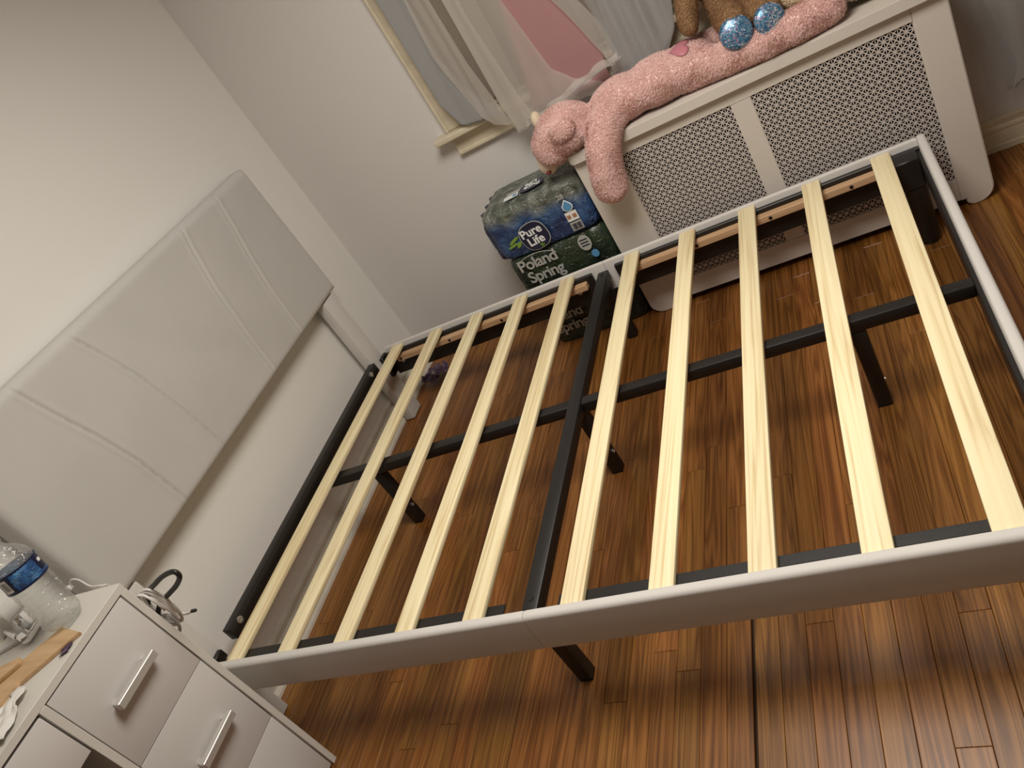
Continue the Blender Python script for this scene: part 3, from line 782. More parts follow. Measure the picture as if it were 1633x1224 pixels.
def water_case(x0, x1, y0, y1, z0, z1, mat, label, seed, necks):
    t_ = thing('water_case', label, 'water case', ((x0 + x1) / 2, (y0 + y1) / 2, z0), 'shrink wrapped cases of water')
    cx, cy, hx, hy = (x0 + x1) / 2, (y0 + y1) / 2, (x1 - x0) / 2, (y1 - y0) / 2
    nth = 240; H = z1 - z0
    rows = [(0.80, 0.000), (0.95, 0.002), (0.985, 0.012)] + [(1.0, f) for f in (0.03, 0.05, 0.07, 0.09, 0.11, 0.13)]
    rows = [(0.5, 0.0), (0.93, 0.0), (0.975, 0.006), (0.99, 0.02)] + [(1.0, 0.02 + (H - 0.055) * k / 12) for k in range(1, 12)] + [(0.99, H - 0.030), (0.965, H - 0.016), (0.92, H - 0.007), (0.85, H - 0.003), (0.76, H - 0.001), (0.66, H), (0.55, H), (0.44, H), (0.33, H), (0.22, H), (0.11, H), (0.02, H)]
    V = []; F = []
    for (s, h) in rows:
        for k in range(nth):
            th = 2 * PI * k / nth; c, sn = math.cos(th), math.sin(th); e = 0.26
            ux = math.copysign(abs(c) ** e, c); uy = math.copysign(abs(sn) ** e, sn)
            x = cx + hx * ux * s; y = cy + hy * uy * s; z = z0 + h
            if 0.004 < h < H - 0.004 and s > 0.9:
                amp = 0.0065 * min(1, h / 0.03)
                if abs(uy) > abs(ux): y += math.copysign(1, uy) * amp * (abs(math.sin(PI * (x - x0) / 0.066)) - 0.9)
                else: x += math.copysign(1, ux) * amp * (abs(math.sin(PI * (y - y0) / 0.066)) - 0.9) * 2.2
                p = Vector((x * 14, y * 14, z * 10 + seed)); d = noise.noise(p) * 0.004 + noise.noise(p * 2.7) * 0.002
                x += ux * d * 0.5; y += uy * min(d, 0.002) * 0.5
            elif h >= H - 0.004 and necks:
                z += 0.010 * (abs(math.sin(PI * (x - x0) / 0.066)) * abs(math.sin(PI * (y - y0) / 0.066))) ** 0.7 - 0.011 + 0.004 * noise.noise(Vector((x * 30, y * 30, seed)))
            V.append((x, y, z))
    for i in range(len(rows) - 1):
        for k in range(nth): F.append((i * nth + k, i * nth + (k + 1) % nth, (i + 1) * nth + (k + 1) % nth, (i + 1) * nth + k))
    F.append(tuple(range(nth - 1, -1, -1))); F.append(tuple((len(rows) - 1) * nth + k for k in range(nth)))
    pyobj('shrink_wrap', V, F, mat, t_, smooth=True)
    return t_
c1 = water_case(0.190, 0.594, 1.512, 1.760, 0.000, 0.209, 'film_green', 'dark green case of water on the floor, lowest of the stack beside the radiator cover', 1.0, False)
c2 = water_case(0.186, 0.594, 1.512, 1.760, 0.210, 0.419, 'film_green', 'dark green case of water in the middle of the stack of three', 5.0, False)
c3 = water_case(0.180, 0.592, 1.512, 1.762, 0.420, 0.622, 'film_blue', 'blue case of water lettered Pure Life, topmost of the stack beside the radiator cover', 9.0, True)

def poland(parent, cx, cz, y, tilt=0.0, k=1.0):
    text('brand_lettering', 'Poland', 0.062 * k, face(cx, cz + 0.024 * k, y, tilt), 'grey_print', parent, 0.92, 0.0012)
    text('brand_lettering', 'Spring', 0.062 * k, face(cx + 0.008, cz - 0.030 * k, y, tilt), 'grey_print', parent, 0.92, 0.0012)
    pts = [(cx + 0.088 * k * math.cos(a), y, cz + 0.014 * k + 0.043 * k * math.sin(a)) for a in np.linspace(PI * 0.88, PI * 0.12, 14)]
    tube('logo_arc', pts, 0.0014, 'grey_print', parent, 6, 0)
poland(c2, 0.308, 0.356, 1.507, 0.0, 1.05)
poland(c1, 0.285, 0.105, 1.507)
flat('label_patch', oval(0.024, 0.032), face(0.505, 0.378, 1.508), 'grey_print', c2)
flat('label_patch', oval(0.014, 0.016), face(0.522, 0.325, 1.508), 'sky_print', c2)
for dz in (0.014, 0.002, -0.010): flat('print_line', rect(0.030, 0.004), face(0.505, 0.378 + dz, 1.5065), 'navy', c2)
# the blue case
flat('logo_rim', oval(0.056, 0.056, 32, 2.6), face(0.352, 0.480, 1.5065, 0.15), 'grey_print', c3)
flat('logo_disc', oval(0.053, 0.053, 32, 2.6), face(0.352, 0.480, 1.505, 0.15), 'navy', c3)
text('brand_lettering', 'Pure', 0.046, face(0.347, 0.500, 1.5035, 0.06), 'white_print', c3, 1.0, 0.0011)
text('brand_lettering', 'Life', 0.046, face(0.350, 0.462, 1.5035, 0.06), 'white_print', c3, 1.0, 0.0011)
for a in range(5):
    an = PI * (0.5 + a * 0.4); flat('green_star', [(0.012 * math.cos(an), 0.012 * math.sin(an)), (0.003 * math.cos(an + 1.2), 0.003 * math.sin(an + 1.2)), (0.003 * math.cos(an - 1.2), 0.003 * math.sin(an - 1.2))], face(0.364, 0.437, 1.5035), 'green_print', c3)
for (dx, dz, w, h, tl) in ((0.270, 0.492, 0.05, 0.012, 0.4), (0.258, 0.474, 0.045, 0.010, 0.2), (0.282, 0.470, 0.03, 0.014, 0.8)):
    flat('green_leaf', oval(w / 2, h / 2, 14), face(dx, dz, 1.5075, tl), 'green_print', c3)
text('count_lettering', '28', 0.026, face(0.508, 0.572, 1.506), 'grey_print', c3, 1.0, 0.0006)
drop = [(0.020 * math.cos(a), 0.018 * math.sin(a)) for a in np.linspace(PI * 0.8, PI * 2.2, 16)] + [(0.0, 0.030)]
flat('drop_label', drop, face(0.515, 0.530, 1.507), 'white_print', c3); flat('drop_label', [(p[0] * .8, p[1] * .8) for p in drop], face(0.515, 0.530, 1.5055), 'sky_print', c3)
flat('fact_panel', rect(0.044, 0.036), face(0.514, 0.492, 1.507), 'white_print', c3)
flat('fact_panel', rect(0.044, 0.034), face(0.514, 0.452, 1.507), 'grey_print', c3)
for dx in (-0.012, 0.010): flat('print_block', rect(0.014, 0.014), face(0.514 + dx, 0.492, 1.5055), 'rust_print', c3)
for k in range(7): flat('bar_code', rect(0.002 + 0.0015 * (k % 3), 0.024), face(0.498 + 0.0055 * k, 0.451, 1.5055), 'navy', c3)
TOPM = lambda x, y, a=0.0: Matrix.Translation((x, y, 0.6225)) @ Matrix.Rotation(PI + a, 4, 'Z')
flat('logo_disc', oval(0.050, 0.034, 28, 2.5), TOPM(0.400, 1.605, 0.15), 'navy', c3)
text('brand_lettering', 'Pure', 0.036, TOPM(0.404, 1.598, 0.15) @ Matrix.Translation((0, 0, 0.002)), 'white_print', c3, 1.0, 0.0008)
text('brand_lettering', 'Life', 0.036, TOPM(0.396, 1.622, 0.15) @ Matrix.Translation((0, 0, 0.002)), 'white_print', c3, 1.0, 0.0008)
flat('fact_panel', rect(0.060, 0.030), TOPM(0.318, 1.580, 0.1), 'white_print', c3)
flat('fact_panel', rect(0.058, 0.024), TOPM(0.322, 1.610, 0.1), 'grey_print', c3)
flat('print_block', oval(0.009, 0.009, 16), TOPM(0.334, 1.580) @ Matrix.Translation((0, 0, 0.001)), 'sky_print', c3)
# bottles bulging from the open end of the blue wrap
for yy in (1.565, 1.632, 1.70):
    prof = [(0.0001, 0), (0.024, 0), (0.031, 0.006), (0.0325, 0.03), (0.0305, 0.045), (0.0325, 0.06), (0.0325, 0.125), (0.028, 0.145), (0.016, 0.168), (0.0135, 0.172), (0.0135, 0.192), (0.0001, 0.193)]
    bt = lathe('bottle_end', prof, 'film_blue', c3, 24, Matrix.Translation((0.196, yy, 0.421)))
    bt.data.materials[0] = M['label_navy']

# ------------------------------------------------------------------ pink plush bear lying on the cover
pb = thing('plush_bear', 'large pink plush bear lying along the radiator cover with one arm hanging down', 'plush toy', (1.0, 1.6, 0.70))
qi = Quaternion()
LEGM = [((1.04, 1.550, 0.760), 0.060), ((1.15, 1.525, 0.750), 0.049), ((1.26, 1.508, 0.748), 0.048), ((1.38, 1.508, 0.750), 0.050), ((1.468, 1.525, 0.751), 0.050)]
LEGF = [((1.05, 1.63, 0.762), 0.058), ((1.16, 1.68, 0.755), 0.054), ((1.27, 1.705, 0.752), 0.050)]
ARM = [((0.800, 1.525, 0.755), 0.056), ((0.766, 1.465, 0.735), 0.056), ((0.745, 1.420, 0.690), 0.055), ((0.726, 1.412, 0.620), 0.057), ((0.716, 1.414, 0.570), 0.055)]
ARMF = [((0.80, 1.60, 0.76), 0.046), ((0.86, 1.625, 0.748), 0.045), ((0.95, 1.632, 0.746), 0.044)]
body_balls = [('e', Vector((0.630, 1.538, 0.770)), (0.104, 0.102, 0.080), q_axis((1, -0.10, 0))),
              ('e', Vector((0.575, 1.535, 0.745)), (0.074, 0.086, 0.070), qi),
              ('e', Vector((0.835, 1.565, 0.768)), (0.110, 0.092, 0.068), qi),
              ('e', Vector((0.960, 1.570, 0.770)), (0.125, 0.095, 0.070), qi),
              ('e', Vector((1.060, 1.575, 0.766)), (0.095, 0.092, 0.066), qi),
              ('c', LEGM), ('c', LEGF), ('c', ARM), ('c', ARMF)]
me = blob(body_balls, 0.011, 5, 0.002, 26.0)
pbody = link_mesh('body', me, 'pink', pb, smooth=True)
me = blob([('e', Vector((0.648, 1.448, 0.795)), (0.046, 0.028, 0.034), q_axis((1, 0.1, 0.2)))], 0.008, 3)
ear1 = link_mesh('ear', me, 'pink', pb, smooth=True)
me = blob([('e', Vector((0.535, 1.612, 0.815)), (0.020, 0.028, 0.036), qi)], 0.006, 4)
ear2 = link_mesh('ear', me, 'cream', pb, smooth=True); ear2['label'] = 'cream lined ear'
me = blob([('e', Vector((0.518, 1.545, 0.690)), (0.036, 0.040, 0.042), qi)], 0.007, 4)
muz = link_mesh('muzzle', me, 'muzzle', pb, smooth=True); muz['label'] = 'pale cream muzzle'
lathe('nose', [(0.0001, 0.006), (0.006, 0.005), (0.010, 0.0), (0.008, -0.006), (0.0001, -0.006)], 'nose', pb, 14, Matrix.Translation((0.518, 1.507, 0.668)) @ Matrix.Rotation(PI / 2, 4, 'X') @ Matrix.Diagonal((1.0, 0.7, 1, 1)))
# satin heart on the belly: follows the skin by ray casting
hP = []
for k in range(40):
    t = 2 * PI * k / 40
    hP.append((16 * math.sin(t) ** 3 / 16, (13 * math.cos(t) - 5 * math.cos(2 * t) - 2 * math.cos(3 * t) - math.cos(4 * t)) / 16))
def on_skin(o, p, d):
    off = wloc(o); r = o.ray_cast(Vector(p) - off, Vector(d).normalized())
    return (r[1] + off, r[2]) if r[0] else (Vector(p), -Vector(d).normalized())
bpy.context.view_layer.update()
V = []; F = []; dirn = Vector((0.05, 0.70, -0.60))
ax1 = Vector((1, 0, 0)); ax2 = dirn.normalized().cross(ax1).normalized() * -1
def hpt(s, t):
    p = Vector((1.060, 1.535, 0.838)) + (ax1 * t[1] + ax2 * t[0]) * 0.034 * s - dirn.normalized() * 0.3
    q, n_ = on_skin(pbody, p, dirn); return q + n_ * 0.0085
V.append(hpt(0, (0, 0)))
for s in (0.33, 0.66, 1.0):
    for t in hP: V.append(hpt(s, t))
for k in range(40): F.append((0, 1 + k, 1 + (k + 1) % 40))
for r_ in range(2):
    for k in range(40): F.append((1 + r_ * 40 + k, 1 + (r_ + 1) * 40 + k, 1 + (r_ + 1) * 40 + (k + 1) % 40, 1 + r_ * 40 + (k + 1) % 40))
ht = pyobj('heart_patch', V, F, 'heart', pb, smooth=True); ht['label'] = 'rose satin heart on the belly'
md = ht.modifiers.new('thickness', 'SOLIDIFY'); md.thickness = 0.002
fur('plush_pile', pbody, 100000, 0.0085, 0.0012, 'pink_fur', pb, 3, 0.45)
fur('plush_pile', ear1, 3500, 0.0075, 0.0013, 'pink_fur', pb, 4)
# neck seam
pts = []
for a in np.linspace(-0.5, 2.6, 16):
    d = Vector((0.0, -math.cos(a) * -1, -math.sin(a)))
    p = Vector((0.722, 1.575, 0.775)) - Vector((0, d.y, d.z)) * 0.3
    q, n_ = on_skin(pbody, p, d); pts.append(q + n_ * 0.004)

# ------------------------------------------------------------------ brown plush bear sitting on the pink one
bb = thing('plush_bear', 'brown plush bear with blue glitter soles sitting on the pink bear', 'plush toy', (1.24, 1.68, 0.83))
bal = [('e', Vector((1.235, 1.680, 0.935)), (0.085, 0.072, 0.098), qi), ('e', Vector((1.235, 1.675, 1.090)), (0.082, 0.076, 0.074), qi),
       ('e', Vector((1.235, 1.610, 1.075)), (0.040, 0.032, 0.032), qi),
       ('e', Vector((1.165, 1.690, 1.150)), (0.030, 0.016, 0.030), qi), ('e', Vector((1.305, 1.690, 1.150)), (0.030, 0.016, 0.030), qi),
       ('c', [((1.205, 1.665, 0.890), 0.052), ((1.212, 1.610, 0.850), 0.052), ((1.2280, 1.530, 0.832), 0.050)]),
       ('c', [((1.275, 1.670, 0.885), 0.050), ((1.298, 1.615, 0.845), 0.048), ((1.3200, 1.537, 0.820), 0.046)]),
       ('c', [((1.165, 1.670, 1.005), 0.042), ((1.125, 1.635, 0.950), 0.038), ((1.108, 1.592, 0.888), 0.034), ((1.106, 1.578, 0.868), 0.030)]),
       ('c', [((1.305, 1.670, 1.005), 0.042), ((1.350, 1.640, 0.960), 0.038), ((1.372, 1.620, 0.915), 0.034)])]
me = blob(bal, 0.009, 4, 0.002, 40.0)
bbody = link_mesh('body', me, 'brown', bb, smooth=True)
fur('plush_pile', bbody, 30000, 0.0045, 0.0009, 'brown_fur', bb, 8, 0.4)
def sole(c, nrm, r):
    q = Vector(nrm).normalized().to_track_quat('Z', 'Y'); mt = Matrix.Translation(c) @ q.to_matrix().to_4x4()
    prof = [(0.0001, 0.010), (r * .4, 0.009), (r * .75, 0.006), (r * .95, 0.001), (r, -0.006), (r * .9, -0.014), (0.0001, -0.014)]
    return lathe('foot_sole', prof, 'glitter', bb, 28, mt), mt
VIEW = (0.10, -0.86, 0.30)
s1, m1_ = sole(Vector((1.2300, 1.480, 0.8170)), VIEW, 0.048)
s2, m2_ = sole(Vector((1.3240, 1.488, 0.8070)), (0.22, -0.80, 0.26), 0.044)
s1['label'] = s2['label'] = 'blue glitter foot sole'
# worn, unreadable silver embroidery on the second sole: short stitched strokes in two lines
for ln, off in ((0, 0.002), (1, -0.013)):
    for k in range(5):
        mt = m2_ @ Matrix.Rotation(0.75, 4, 'Z') @ Matrix.Translation((-0.019 + 0.0095 * k, off - 0.004, 0.0105)) @ Matrix.Rotation(0.5 * (k % 3) - 0.4, 4, 'Z')
        V, F = tube_geo([mt @ Vector(p) for p in ((-0.003, -0.004, 0), (-0.001, 0.005, 0.0), (0.003, 0.001, 0), (0.0, -0.004, 0), (0.0035, -0.005, 0))], 0.0012, 6)
        pyobj('stitching', V, F, 'silver', s2)
for sx in (-0.030, 0.030):
    lathe('eye', [(0.0001, 0.008), (0.006, 0.005), (0.008, 0.0), (0.0001, -0.003)], 'black_gloss', bb, 14, Matrix.Translation((1.235 + sx, 1.598, 1.112)) @ Matrix.Rotation(PI / 2, 4, 'X'))
lathe('nose', [(0.0001, 0.008), (0.008, 0.006), (0.011, 0.0), (0.0001, -0.003)], 'black_gloss', bb, 14, Matrix.Translation((1.235, 1.578, 1.086)) @ Matrix.Rotation(PI / 2, 4, 'X'))

# ------------------------------------------------------------------ cream plush lamb lying behind
cp = thing('plush_lamb', 'cream fleece plush toy lying over the pink bear foot at the far end', 'plush toy', (1.52, 1.64, 0.80))
bal = [('c', [((1.392, 1.572, 0.826), 0.048), ((1.46, 1.575, 0.800), 0.053), ((1.58, 1.590, 0.769), 0.058), ((1.70, 1.620, 0.765), 0.060)]),
       ('e', Vector((1.56, 1.650, 0.815)), (0.13, 0.070, 0.075), q_axis((1, 0.1, -0.2)))]
me = blob(bal, 0.010, 5, 0.004, 34.0)
cbody = link_mesh('body', me, 'cream', cp, smooth=True)
fur('fleece_pile', cbody, 16000, 0.007, 0.0016, 'cream_fur', cp, 9, 0.6)

# ------------------------------------------------------------------ curtains
def folds(x, z, amp, k, ph): 
    a = x * k + ph + 0.7 * math.sin(z * 2.1 + ph)
    return amp * (0.6 * math.sin(a) + 0.3 * math.sin(x * k * 2.3 + ph * 2 + z * 1.3) + 0.9 * (0.5 - abs(math.sin(a * 0.61 + 1.0)) ** 0.6))
ct = thing('curtain', 'layered sheer curtain with pink cloth over the window, hem on the pink bear', 'curtain', (0.6, 1.70, 0.80))
ZT = 2.147
def lerp(a, b, t): return a + (b - a) * t
def strip(name, left, right, y, mat, amp, k, ph, nu=60, nv=90, zb=None, sway=0.0, thick=0.0):
    """left/right: (z, x) tables; zb: (x, z) hem table"""
    def fn(u, v):
        # v 0 top .. 1 hem
        xl, xr = interp(1.1, left), interp(1.1, right)
        xm = lerp(xl, xr, u); zh = interp(xm, zb)
        z = lerp(ZT, zh, v)
        x = lerp(interp(z, left), interp(z, right), u)
        yy = y + folds(x, z, amp, k, ph) * (0.55 + 0.45 * math.sin(PI * min(1, max(0, u))))
        if v > 0.9: yy += sway * (v - 0.9) * 10
        return (x, yy, z)
    return sheet(name, fn, nu, nv, mat, ct, thick)
p = strip('blue_grey_edge', [(0.86, 0.330), (0.90, 0.245), (1.0, 0.213), (1.4, 0.214), (2.2, 0.20)], [(0.84, 0.425), (1.0, 0.335), (1.15, 0.297), (1.34, 0.311), (2.2, 0.36)], 1.700, 'satin', 0.004, 30, 0.3, 30, 90,
          [(0.15, 0.905), (0.24, 0.885), (0.32, 0.862), (0.6, 0.86)], 0.0, 0.001)
p['label'] = 'blue-grey satin edge panel'
strip('sheer_panel', [(0.8, 0.40), (0.9, 0.33), (1.15, 0.288), (1.34, 0.305), (2.2, 0.35)], [(0.8, 0.47), (0.86, 0.418), (1.08, 0.388), (1.30, 0.382), (2.2, 0.42)], 1.690, 'sheer', 0.008, 75, 1.1, 40, 90,
      [(0.28, 0.862), (0.36, 0.82), (0.5, 0.80)], -0.004)
strip('sheer_panel', [(0.8, 0.43), (0.9, 0.418), (1.28, 0.421), (2.2, 0.45)], [(0.74, 0.86), (0.80, 0.80), (0.87, 0.69), (0.93, 0.64), (1.19, 0.597), (2.2, 0.56)], 1.688, 'sheer', 0.011, 34, 2.0, 110, 100,
      [(0.42, 0.792), (0.56, 0.797), (0.62, 0.770), (0.92, 0.76)], -0.012)
strip('sheer_panel', [(0.8, 0.44), (0.9, 0.424), (1.28, 0.427), (2.2, 0.45)], [(0.8, 0.52), (0.9, 0.50), (1.2, 0.475), (2.2, 0.50)], 1.672, 'sheer', 0.006, 60, 0.5, 30, 90,
      [(0.42, 0.80), (0.55, 0.805)], -0.006)
p = strip('pink_panel', [(0.8, 0.50), (0.9, 0.53), (1.2, 0.585), (2.2, 0.70)], [(0.84, 0.800), (0.9, 0.812), (1.12, 0.745), (2.2, 0.72)], 1.701, 'pinkcloth', 0.003, 9, 0.7, 40, 70,
          [(0.45, 0.862), (0.57, 0.83), (0.71, 0.80), (0.82, 0.80)], 0.0, 0.001)
p['label'] = 'dusty pink cloth behind the sheer'
# folded triangle of sheer swept to the right and the gathered bunch
strip('sheer_panel', [(0.86, 0.820), (0.90, 0.812), (1.06, 0.765), (1.13, 0.735), (2.2, 0.55)], [(0.86, 0.862), (0.98, 0.852), (1.12, 0.80), (2.2, 0.62)], 1.684, 'sheer', 0.008, 70, 0.1, 30, 80,
      [(0.7, 0.80), (0.90, 0.79)], 0.0)
strip('gathered_sheer', [(0.80, 0.80), (0.87, 0.845), (1.0, 0.842), (1.08, 0.83), (2.2, 0.66)], [(0.80, 1.00), (0.86, 1.050), (0.95, 1.078), (2.2, 1.16)], 1.688, 'sheer2', 0.017, 62, 0.9, 150, 110,
      [(0.80, 0.745), (1.06, 0.765)], -0.010)
strip('gathered_sheer', [(0.80, 0.80), (0.87, 0.842), (1.0, 0.86), (1.08, 0.87), (2.2, 0.80)], [(0.80, 0.98), (0.86, 1.045), (0.95, 1.07), (2.2, 1.12)], 1.704, 'satin', 0.007, 48, 2.2, 120, 90,
      [(0.80, 0.752), (1.06, 0.772)], 0.0, 0.0008)
# rolled hem that runs along the gathered edge, resting on the bear
hem = [(0.475, 1.655, 0.800), (0.56, 1.628, 0.812), (0.64, 1.612, 0.832), (0.72, 1.625, 0.848), (0.80, 1.640, 0.858), (0.86, 1.640, 0.862)]
def hemfn(u, v):
    q = spline(hem, 12); i = min(int(u * (len(q) - 1)), len(q) - 2); p = q[i].lerp(q[i + 1], u * (len(q) - 1) - i)
    return (p.x + 0.004 * math.sin(u * 40), p.y + 0.018 * v + 0.005 * math.sin(u * 30 + v * 4), p.z + 0.020 * v + 0.010 * math.sin(v * PI) + 0.004 * math.sin(u * 26))
sheet('hem_band', hemfn, 70, 8, 'sheer', ct)
hem2 = [(0.50, 1.64, 0.80), (0.58, 1.612, 0.822), (0.66, 1.600, 0.842), (0.76, 1.618, 0.862), (0.88, 1.628, 0.872)]
tube('hem_roll', hem2, [0.004 + 0.0015 * math.sin(k * 1.3) for k in range(33)], 'sheer2', ct, 8, 8)

rc = thing('curtain', 'sheer curtain over blue-grey cloth hanging at the right edge beside the radiator cover', 'curtain', (1.95, 1.73, 0.14))
def rc_fn(left, right, zb, y, amp, k, ph):
    def fn(u, v):
        xm = lerp(interp(.4, left), interp(.4, right), u); z = lerp(ZT, interp(xm, zb), v)
        x = lerp(interp(z, left), interp(z, right), u)
        return (x, y + folds(x, z, amp, k, ph), z)
    return fn
sheet('sheer_panel', rc_fn([(0.1, 1.80), (0.3, 1.815), (0.55, 1.79), (2.2, 1.80)], [(0.1, 2.2), (2.2, 2.2)], [(1.8, 0.142), (2.2, 0.15)], 1.722, 0.009, 38, 0.4), 90, 60, 'sheer2', rc)
sheet('blue_grey_panel', rc_fn([(0.15, 1.885), (0.21, 1.868), (0.28, 1.880), (0.51, 1.844), (2.2, 1.82)], [(0.1, 2.15), (2.2, 2.15)], [(1.85, 0.212), (1.9, 0.205), (2.2, 0.20)], 1.738, 0.006, 22, 1.3), 70, 60, 'satin', rc, 0.001)
sheet('sheer_panel', rc_fn([(0.1, 1.87), (0.22, 1.878), (0.29, 1.905), (0.51, 1.858), (2.2, 1.83)], [(0.1, 2.2), (2.2, 2.2)], [(1.85, 0.19), (1.9, 0.24), (1.95, 0.27), (2.2, 0.25)], 1.708, 0.007, 44, 2.4), 80, 60, 'sheer2', rc)
rod = thing('curtain_rod', 'slim white curtain rod above the window carrying both curtains', 'curtain rod', (1.1, 1.70, 2.17))
tube('rod', [(0.12, 1.70, 2.17), (2.25, 1.70, 2.17)], 0.010, 'white_plastic', rod, 12, 0)
for x in (0.14, 2.22): tube('bracket', [(x, 1.7105, 2.17), (x, 1.755, 2.17)], 0.008, 'white_plastic', rod, 8, 0)

# ------------------------------------------------------------------ things on and beside the dresser
wb = thing('water_bottle', 'clear plastic water bottle with blue label standing on the dresser corner', 'bottle', (-0.304, -0.213, DZ))
tilt = Matrix.Translation((-0.304, -0.213, DZ + 0.0070)) @ Matrix.Rotation(math.radians(-8.5), 4, 'X')
rb = 0.0445
prof = [(0.0001, 0.006), (0.018, 0.004), (0.030, 0.0), (0.038, 0.004), (rb, 0.016)]
for k in range(7):
    z = 0.020 + k * 0.0135; prof += [(rb, z), (rb - 0.0012, z + 0.004), (rb - 0.0016, z + 0.0065), (rb - 0.0012, z + 0.009)]
prof += [(rb - 0.001, 0.118), (rb - 0.001, 0.166), (rb, 0.169), (rb, 0.175), (rb - 0.004, 0.187), (rb - 0.014, 0.201), (0.018, 0.212), (0.0145, 0.217), (0.0145, 0.224)]
# flutes near the base
V, F = lathe_geo(prof, 96)
V2 = []
for v in V:
    a = math.atan2(v.y, v.x); r_ = math.hypot(v.x, v.y)
    f = 1.0
    if v.z < 0.03: f = 1 - 0.06 * (0.5 + 0.5 * math.cos(a * 6)) * (1 - v.z / 0.03)
    elif v.z > 0.176 and v.z < 0.21: f = 1 - 0.025 * (0.5 + 0.5 * math.cos(a * 8))
    V2.append(tilt @ Vector((v.x * f, v.y * f, v.z)))
pyobj('bottle_body', V2, F, 'bottle', wb, smooth=True)
lab = lathe('label', [(rb + 0.0006, 0.120), (rb + 0.0009, 0.121), (rb + 0.0009, 0.164), (rb + 0.0006, 0.165)], 'label_blue', wb, 48, tilt)
def band(name, a0, a1, z0, z1, mat, parent, dr_=0.0016, n=12):
    V = []; F = []
    for k in range(n + 1):
        a = a0 + (a1 - a0) * k / n
        for z in (z0, z1): V.append(tilt @ Vector(((rb + dr_) * math.cos(a), (rb + dr_) * math.sin(a), z)))
    for k in range(n): F.append((2 * k, 2 * k + 2, 2 * k + 3, 2 * k + 1))
    return pyobj(name, V, F, mat, parent, smooth=True)
band('label_border', 0, 2 * PI, 0.1195, 0.1235, 'navy', lab, n=48); band('label_border', 0, 2 * PI, 0.1620, 0.1655, 'navy', lab, n=48)
AZ = math.atan2(-0.76, 1.80)      # towards the viewer's side of the bottle
band('barcode_panel', AZ - 1.35, AZ - 0.62, 0.1235, 0.1620, 'navy', lab, 0.0018)
band('barcode_patch', AZ - 1.20, AZ - 0.78, 0.127, 0.158, 'white_print', lab, 0.0022)
for k in range(5): band('bar_code', AZ - 1.12 + 0.065 * k, AZ - 1.095 + 0.065 * k, 0.132, 0.154, 'navy', lab, 0.0026, 2)
band('logo_patch', AZ + 0.72, AZ + 1.30, 0.130, 0.1615, 'navy', lab, 0.0018)
band('logo_lettering', AZ + 0.88, AZ + 1.15, 0.146, 0.154, 'white_print', lab, 0.0024)
lathe('cap', [(0.0001, 0.2455), (0.0155, 0.2450), (0.0165, 0.2430), (0.0165, 0.2260), (0.0150, 0.2250)], 'cap', wb, 28, tilt)

bx = thing('panel_stand', 'small white tilted panel on a chrome stand at the left edge of the dresser top', 'stand', (-0.47, -0.20, DZ))
def quad_prism(name, P, z0, z1, mat, parent=None, bev=0.002):
    bm = bmesh.new(); f = bm.faces.new([bm.verts.new((x, y, z0)) for x, y in P])
    e = bmesh.ops.extrude_face_region(bm, geom=[f]); vs = [v for v in e['geom'] if isinstance(v, bmesh.types.BMVert)]
    bmesh.ops.translate(bm, vec=(0, 0, z1 - z0), verts=vs)
    if bev: bmesh.ops.bevel(bm, geom=bm.edges[:], offset=bev, segments=2, affect='EDGES')
    return obj(name, bm, mat, parent, angle=40)
quad_prism('base_plate', [(-0.535, -0.205), (-0.455, -0.165), (-0.418, -0.205), (-0.44, -0.235), (-0.535, -0.275)], DZ + 0.0002, DZ + 0.008, 'white_plastic', bx)
tube('post', [(-0.468, -0.205, DZ + 0.006), (-0.468, -0.205, DZ + 0.062)], 0.009, 'chrome', bx, 14, 0)
quad_prism('panel', [(-0.535, -0.138), (-0.412, -0.196), (-0.418, -0.238), (-0.491, -0.211), (-0.535, -0.196)], DZ + 0.058, DZ + 0.066, 'white_plastic', bx)
tube('chrome_bar', [(-0.540, -0.212, DZ + 0.016), (-0.500, -0.226, DZ + 0.016), (-0.452, -0.242, DZ + 0.016)], 0.0068, 'chrome', bx, 12, 4)
quad_prism('clamp', [(-0.448, -0.246), (-0.408, -0.262), (-0.392, -0.252), (-0.402, -0.204), (-0.416, -0.200), (-0.425, -0.225)], DZ + 0.0085, DZ + 0.024, 'chrome', bx, 0.003)

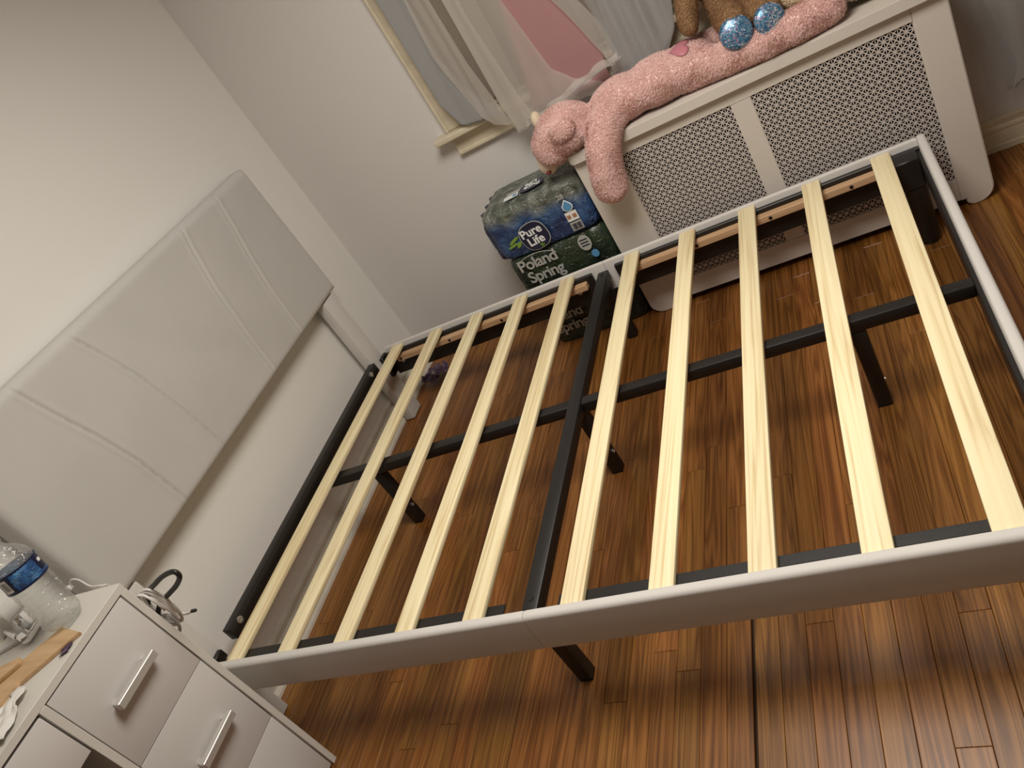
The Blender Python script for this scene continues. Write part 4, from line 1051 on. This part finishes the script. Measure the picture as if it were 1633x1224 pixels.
# tan boards, paper
def board(P, z0, z1, label):
    o = quad_prism('tan_board', P, z0, z1, 'tan', None, 0.0012); return tag(o, label, 'board', 'tan boards on the dresser')
board([(-0.302, -0.232), (-0.205, -0.258), (-0.335, -0.397), (-0.440, -0.540), (-0.53, -0.54), (-0.425, -0.360)], DZ + 0.0002, DZ + 0.0082, 'long tan board nearest the drawers with its square end beside the bottle')
board([(-0.372, -0.300), (-0.352, -0.318), (-0.395, -0.365), (-0.500, -0.490), (-0.540, -0.43), (-0.490, -0.335)], DZ + 0.0085, DZ + 0.0170, 'tan board lying on top of the longer one, towards the white box')
board([(-0.300, -0.362), (-0.286, -0.380), (-0.330, -0.520), (-0.42, -0.53), (-0.350, -0.400)], DZ + 0.0085, DZ + 0.0185, 'short tan board at the left edge, lapped over the long board')
def crumple(name, P0, w, d, h, mat, seed, label, cat, ang=0.0, nx=18, ny_=14):
    rot = Matrix.Rotation(ang, 3, 'Z')
    def fn(u, v):
        p = Vector(((u - .5) * w, (v - .5) * d, 0)); q = p * (14.0 / max(w, 0.1) * 0.12)
        k = 0.5 + 0.5 * noise.noise(Vector((u * 3.3 + seed, v * 3.1, seed))) + 0.25 * noise.noise(Vector((u * 8 + seed, v * 7, 2)))
        p.x += 0.012 * noise.noise(Vector((u * 5, v * 5, seed + 5))); p.y += 0.012 * noise.noise(Vector((u * 5, v * 5, seed + 9)))
        p.z = max(0.0008, h * k); p = rot @ p
        return p + Vector(P0)
    return tag(sheet(name, fn, nx, ny_, mat, None, 0.0006), label, cat)
crumple('crumpled_paper', (-0.268, -0.452, DZ + 0.0005), 0.085, 0.13, 0.024, 'paper', 3.0, 'crumpled white paper on the dresser edge left of the drawers', 'paper', 0.5)
crumple('paper_note', (-0.575, -0.285, DZ + 0.0005), 0.10, 0.12, 0.003, 'cream_paper', 6.0, 'cream paper note at the left edge behind the white box', 'paper', 0.5)
crumple('wrapper_scrap', (-0.226, -0.292, DZ + 0.0005), 0.018, 0.030, 0.006, 'purple', 8.0, 'small purple scrap under the long tan board', 'scrap', 0.4)

cw = thing('charging_cable', 'thin white charging cable with plug lying behind the water bottle', 'cable', (-0.36, -0.11, DZ))
tube('cable', [(-0.405, -0.108, DZ + 0.006), (-0.392, -0.100, DZ + 0.020), (-0.360, -0.104, DZ + 0.018), (-0.310, -0.122, DZ + 0.006), (-0.265, -0.127, DZ + 0.003), (-0.262, -0.118, DZ - 0.02), (-0.262, -0.116, DZ - 0.14)], 0.0022, 'cable_white', cw, 8, 8)
box('plug', -0.418, -0.400, -0.114, -0.102, DZ + 0.001, DZ + 0.011, 'cable_white', cw, bev=0.002, seg=2)

kc = thing('power_cable', 'black cable looped upright beside the dresser, above the white cable bundle', 'cable', (-0.2, -0.09, 0.70))
tube('cable', [(-0.275, -0.121, 0.52), (-0.265, -0.110, 0.64), (-0.241, -0.090, 0.693), (-0.181, -0.09, 0.721), (-0.130, -0.09, 0.738), (-0.093, -0.09, 0.741), (-0.092, -0.09, 0.724), (-0.130, -0.089, 0.700), (-0.184, -0.089, 0.678), (-0.223, -0.094, 0.664), (-0.250, -0.112, 0.635), (-0.268, -0.121, 0.58)], 0.0062, 'cable_black', kc, 10, 8)
wc = thing('cable_bundle', 'coiled white cable bundle hanging at the dresser side with one loose end', 'cable', (-0.22, -0.1, 0.66))
pts = []
for k in range(100):
    a = 2 * PI * 4 * k / 99
    pts.append((-0.232 + 0.030 * math.cos(a) + 0.0008 * k * 0.1, -0.112 + 0.0045 * math.sin(a * 0.5) + 0.00018 * k, 0.655 + 0.058 * math.sin(a) + 0.004 * math.sin(a * 1.7)))
V, F = tube_geo(pts, 0.0034, 8); pyobj('coil', V, F, 'cable_white', wc, smooth=True)
tube('loose_end', [(-0.246, -0.100, 0.712), (-0.213, -0.098, 0.717), (-0.199, -0.096, 0.701), (-0.196, -0.093, 0.671), (-0.206, -0.092, 0.634), (-0.204, -0.090, 0.608), (-0.168, -0.088, 0.609)], 0.0034, 'cable_white', wc, 8, 8)
box('connector', -0.176, -0.160, -0.092, -0.085, 0.606, 0.613, 'cable_black', wc, bev=0.001)
tube('cable_tie', [(-0.236, -0.117, 0.640), (-0.206, -0.114, 0.636), (-0.210, -0.118, 0.596), (-0.262, -0.121, 0.560)], 0.004, 'grey_strap', wc, 6, 8)

# small purple wrapper on the floor in the corner
pw = crumple('snack_wrapper', (-0.442, 1.588, 0.001), 0.085, 0.12, 0.075, 'purple', 12.0, 'crumpled purple wrapper with white curls on the floor behind the headboard foot', 'wrapper', -0.3, 22, 26)
for k in range(3):
    a0 = k * 1.3
    c_ = Vector((-0.428 + 0.012 * k, 1.560 - 0.012 * k, 0.052 + 0.012 * k))
    tube('printed_curl', [c_ + Vector((0.006 * math.cos(a), -0.004 + 0.004 * math.sin(a * .5), 0.009 * math.sin(a))) for a in np.linspace(a0, a0 + 5, 9)], 0.0016, 'white_print', pw, 6, 3)
bpy.context.view_layer.update()
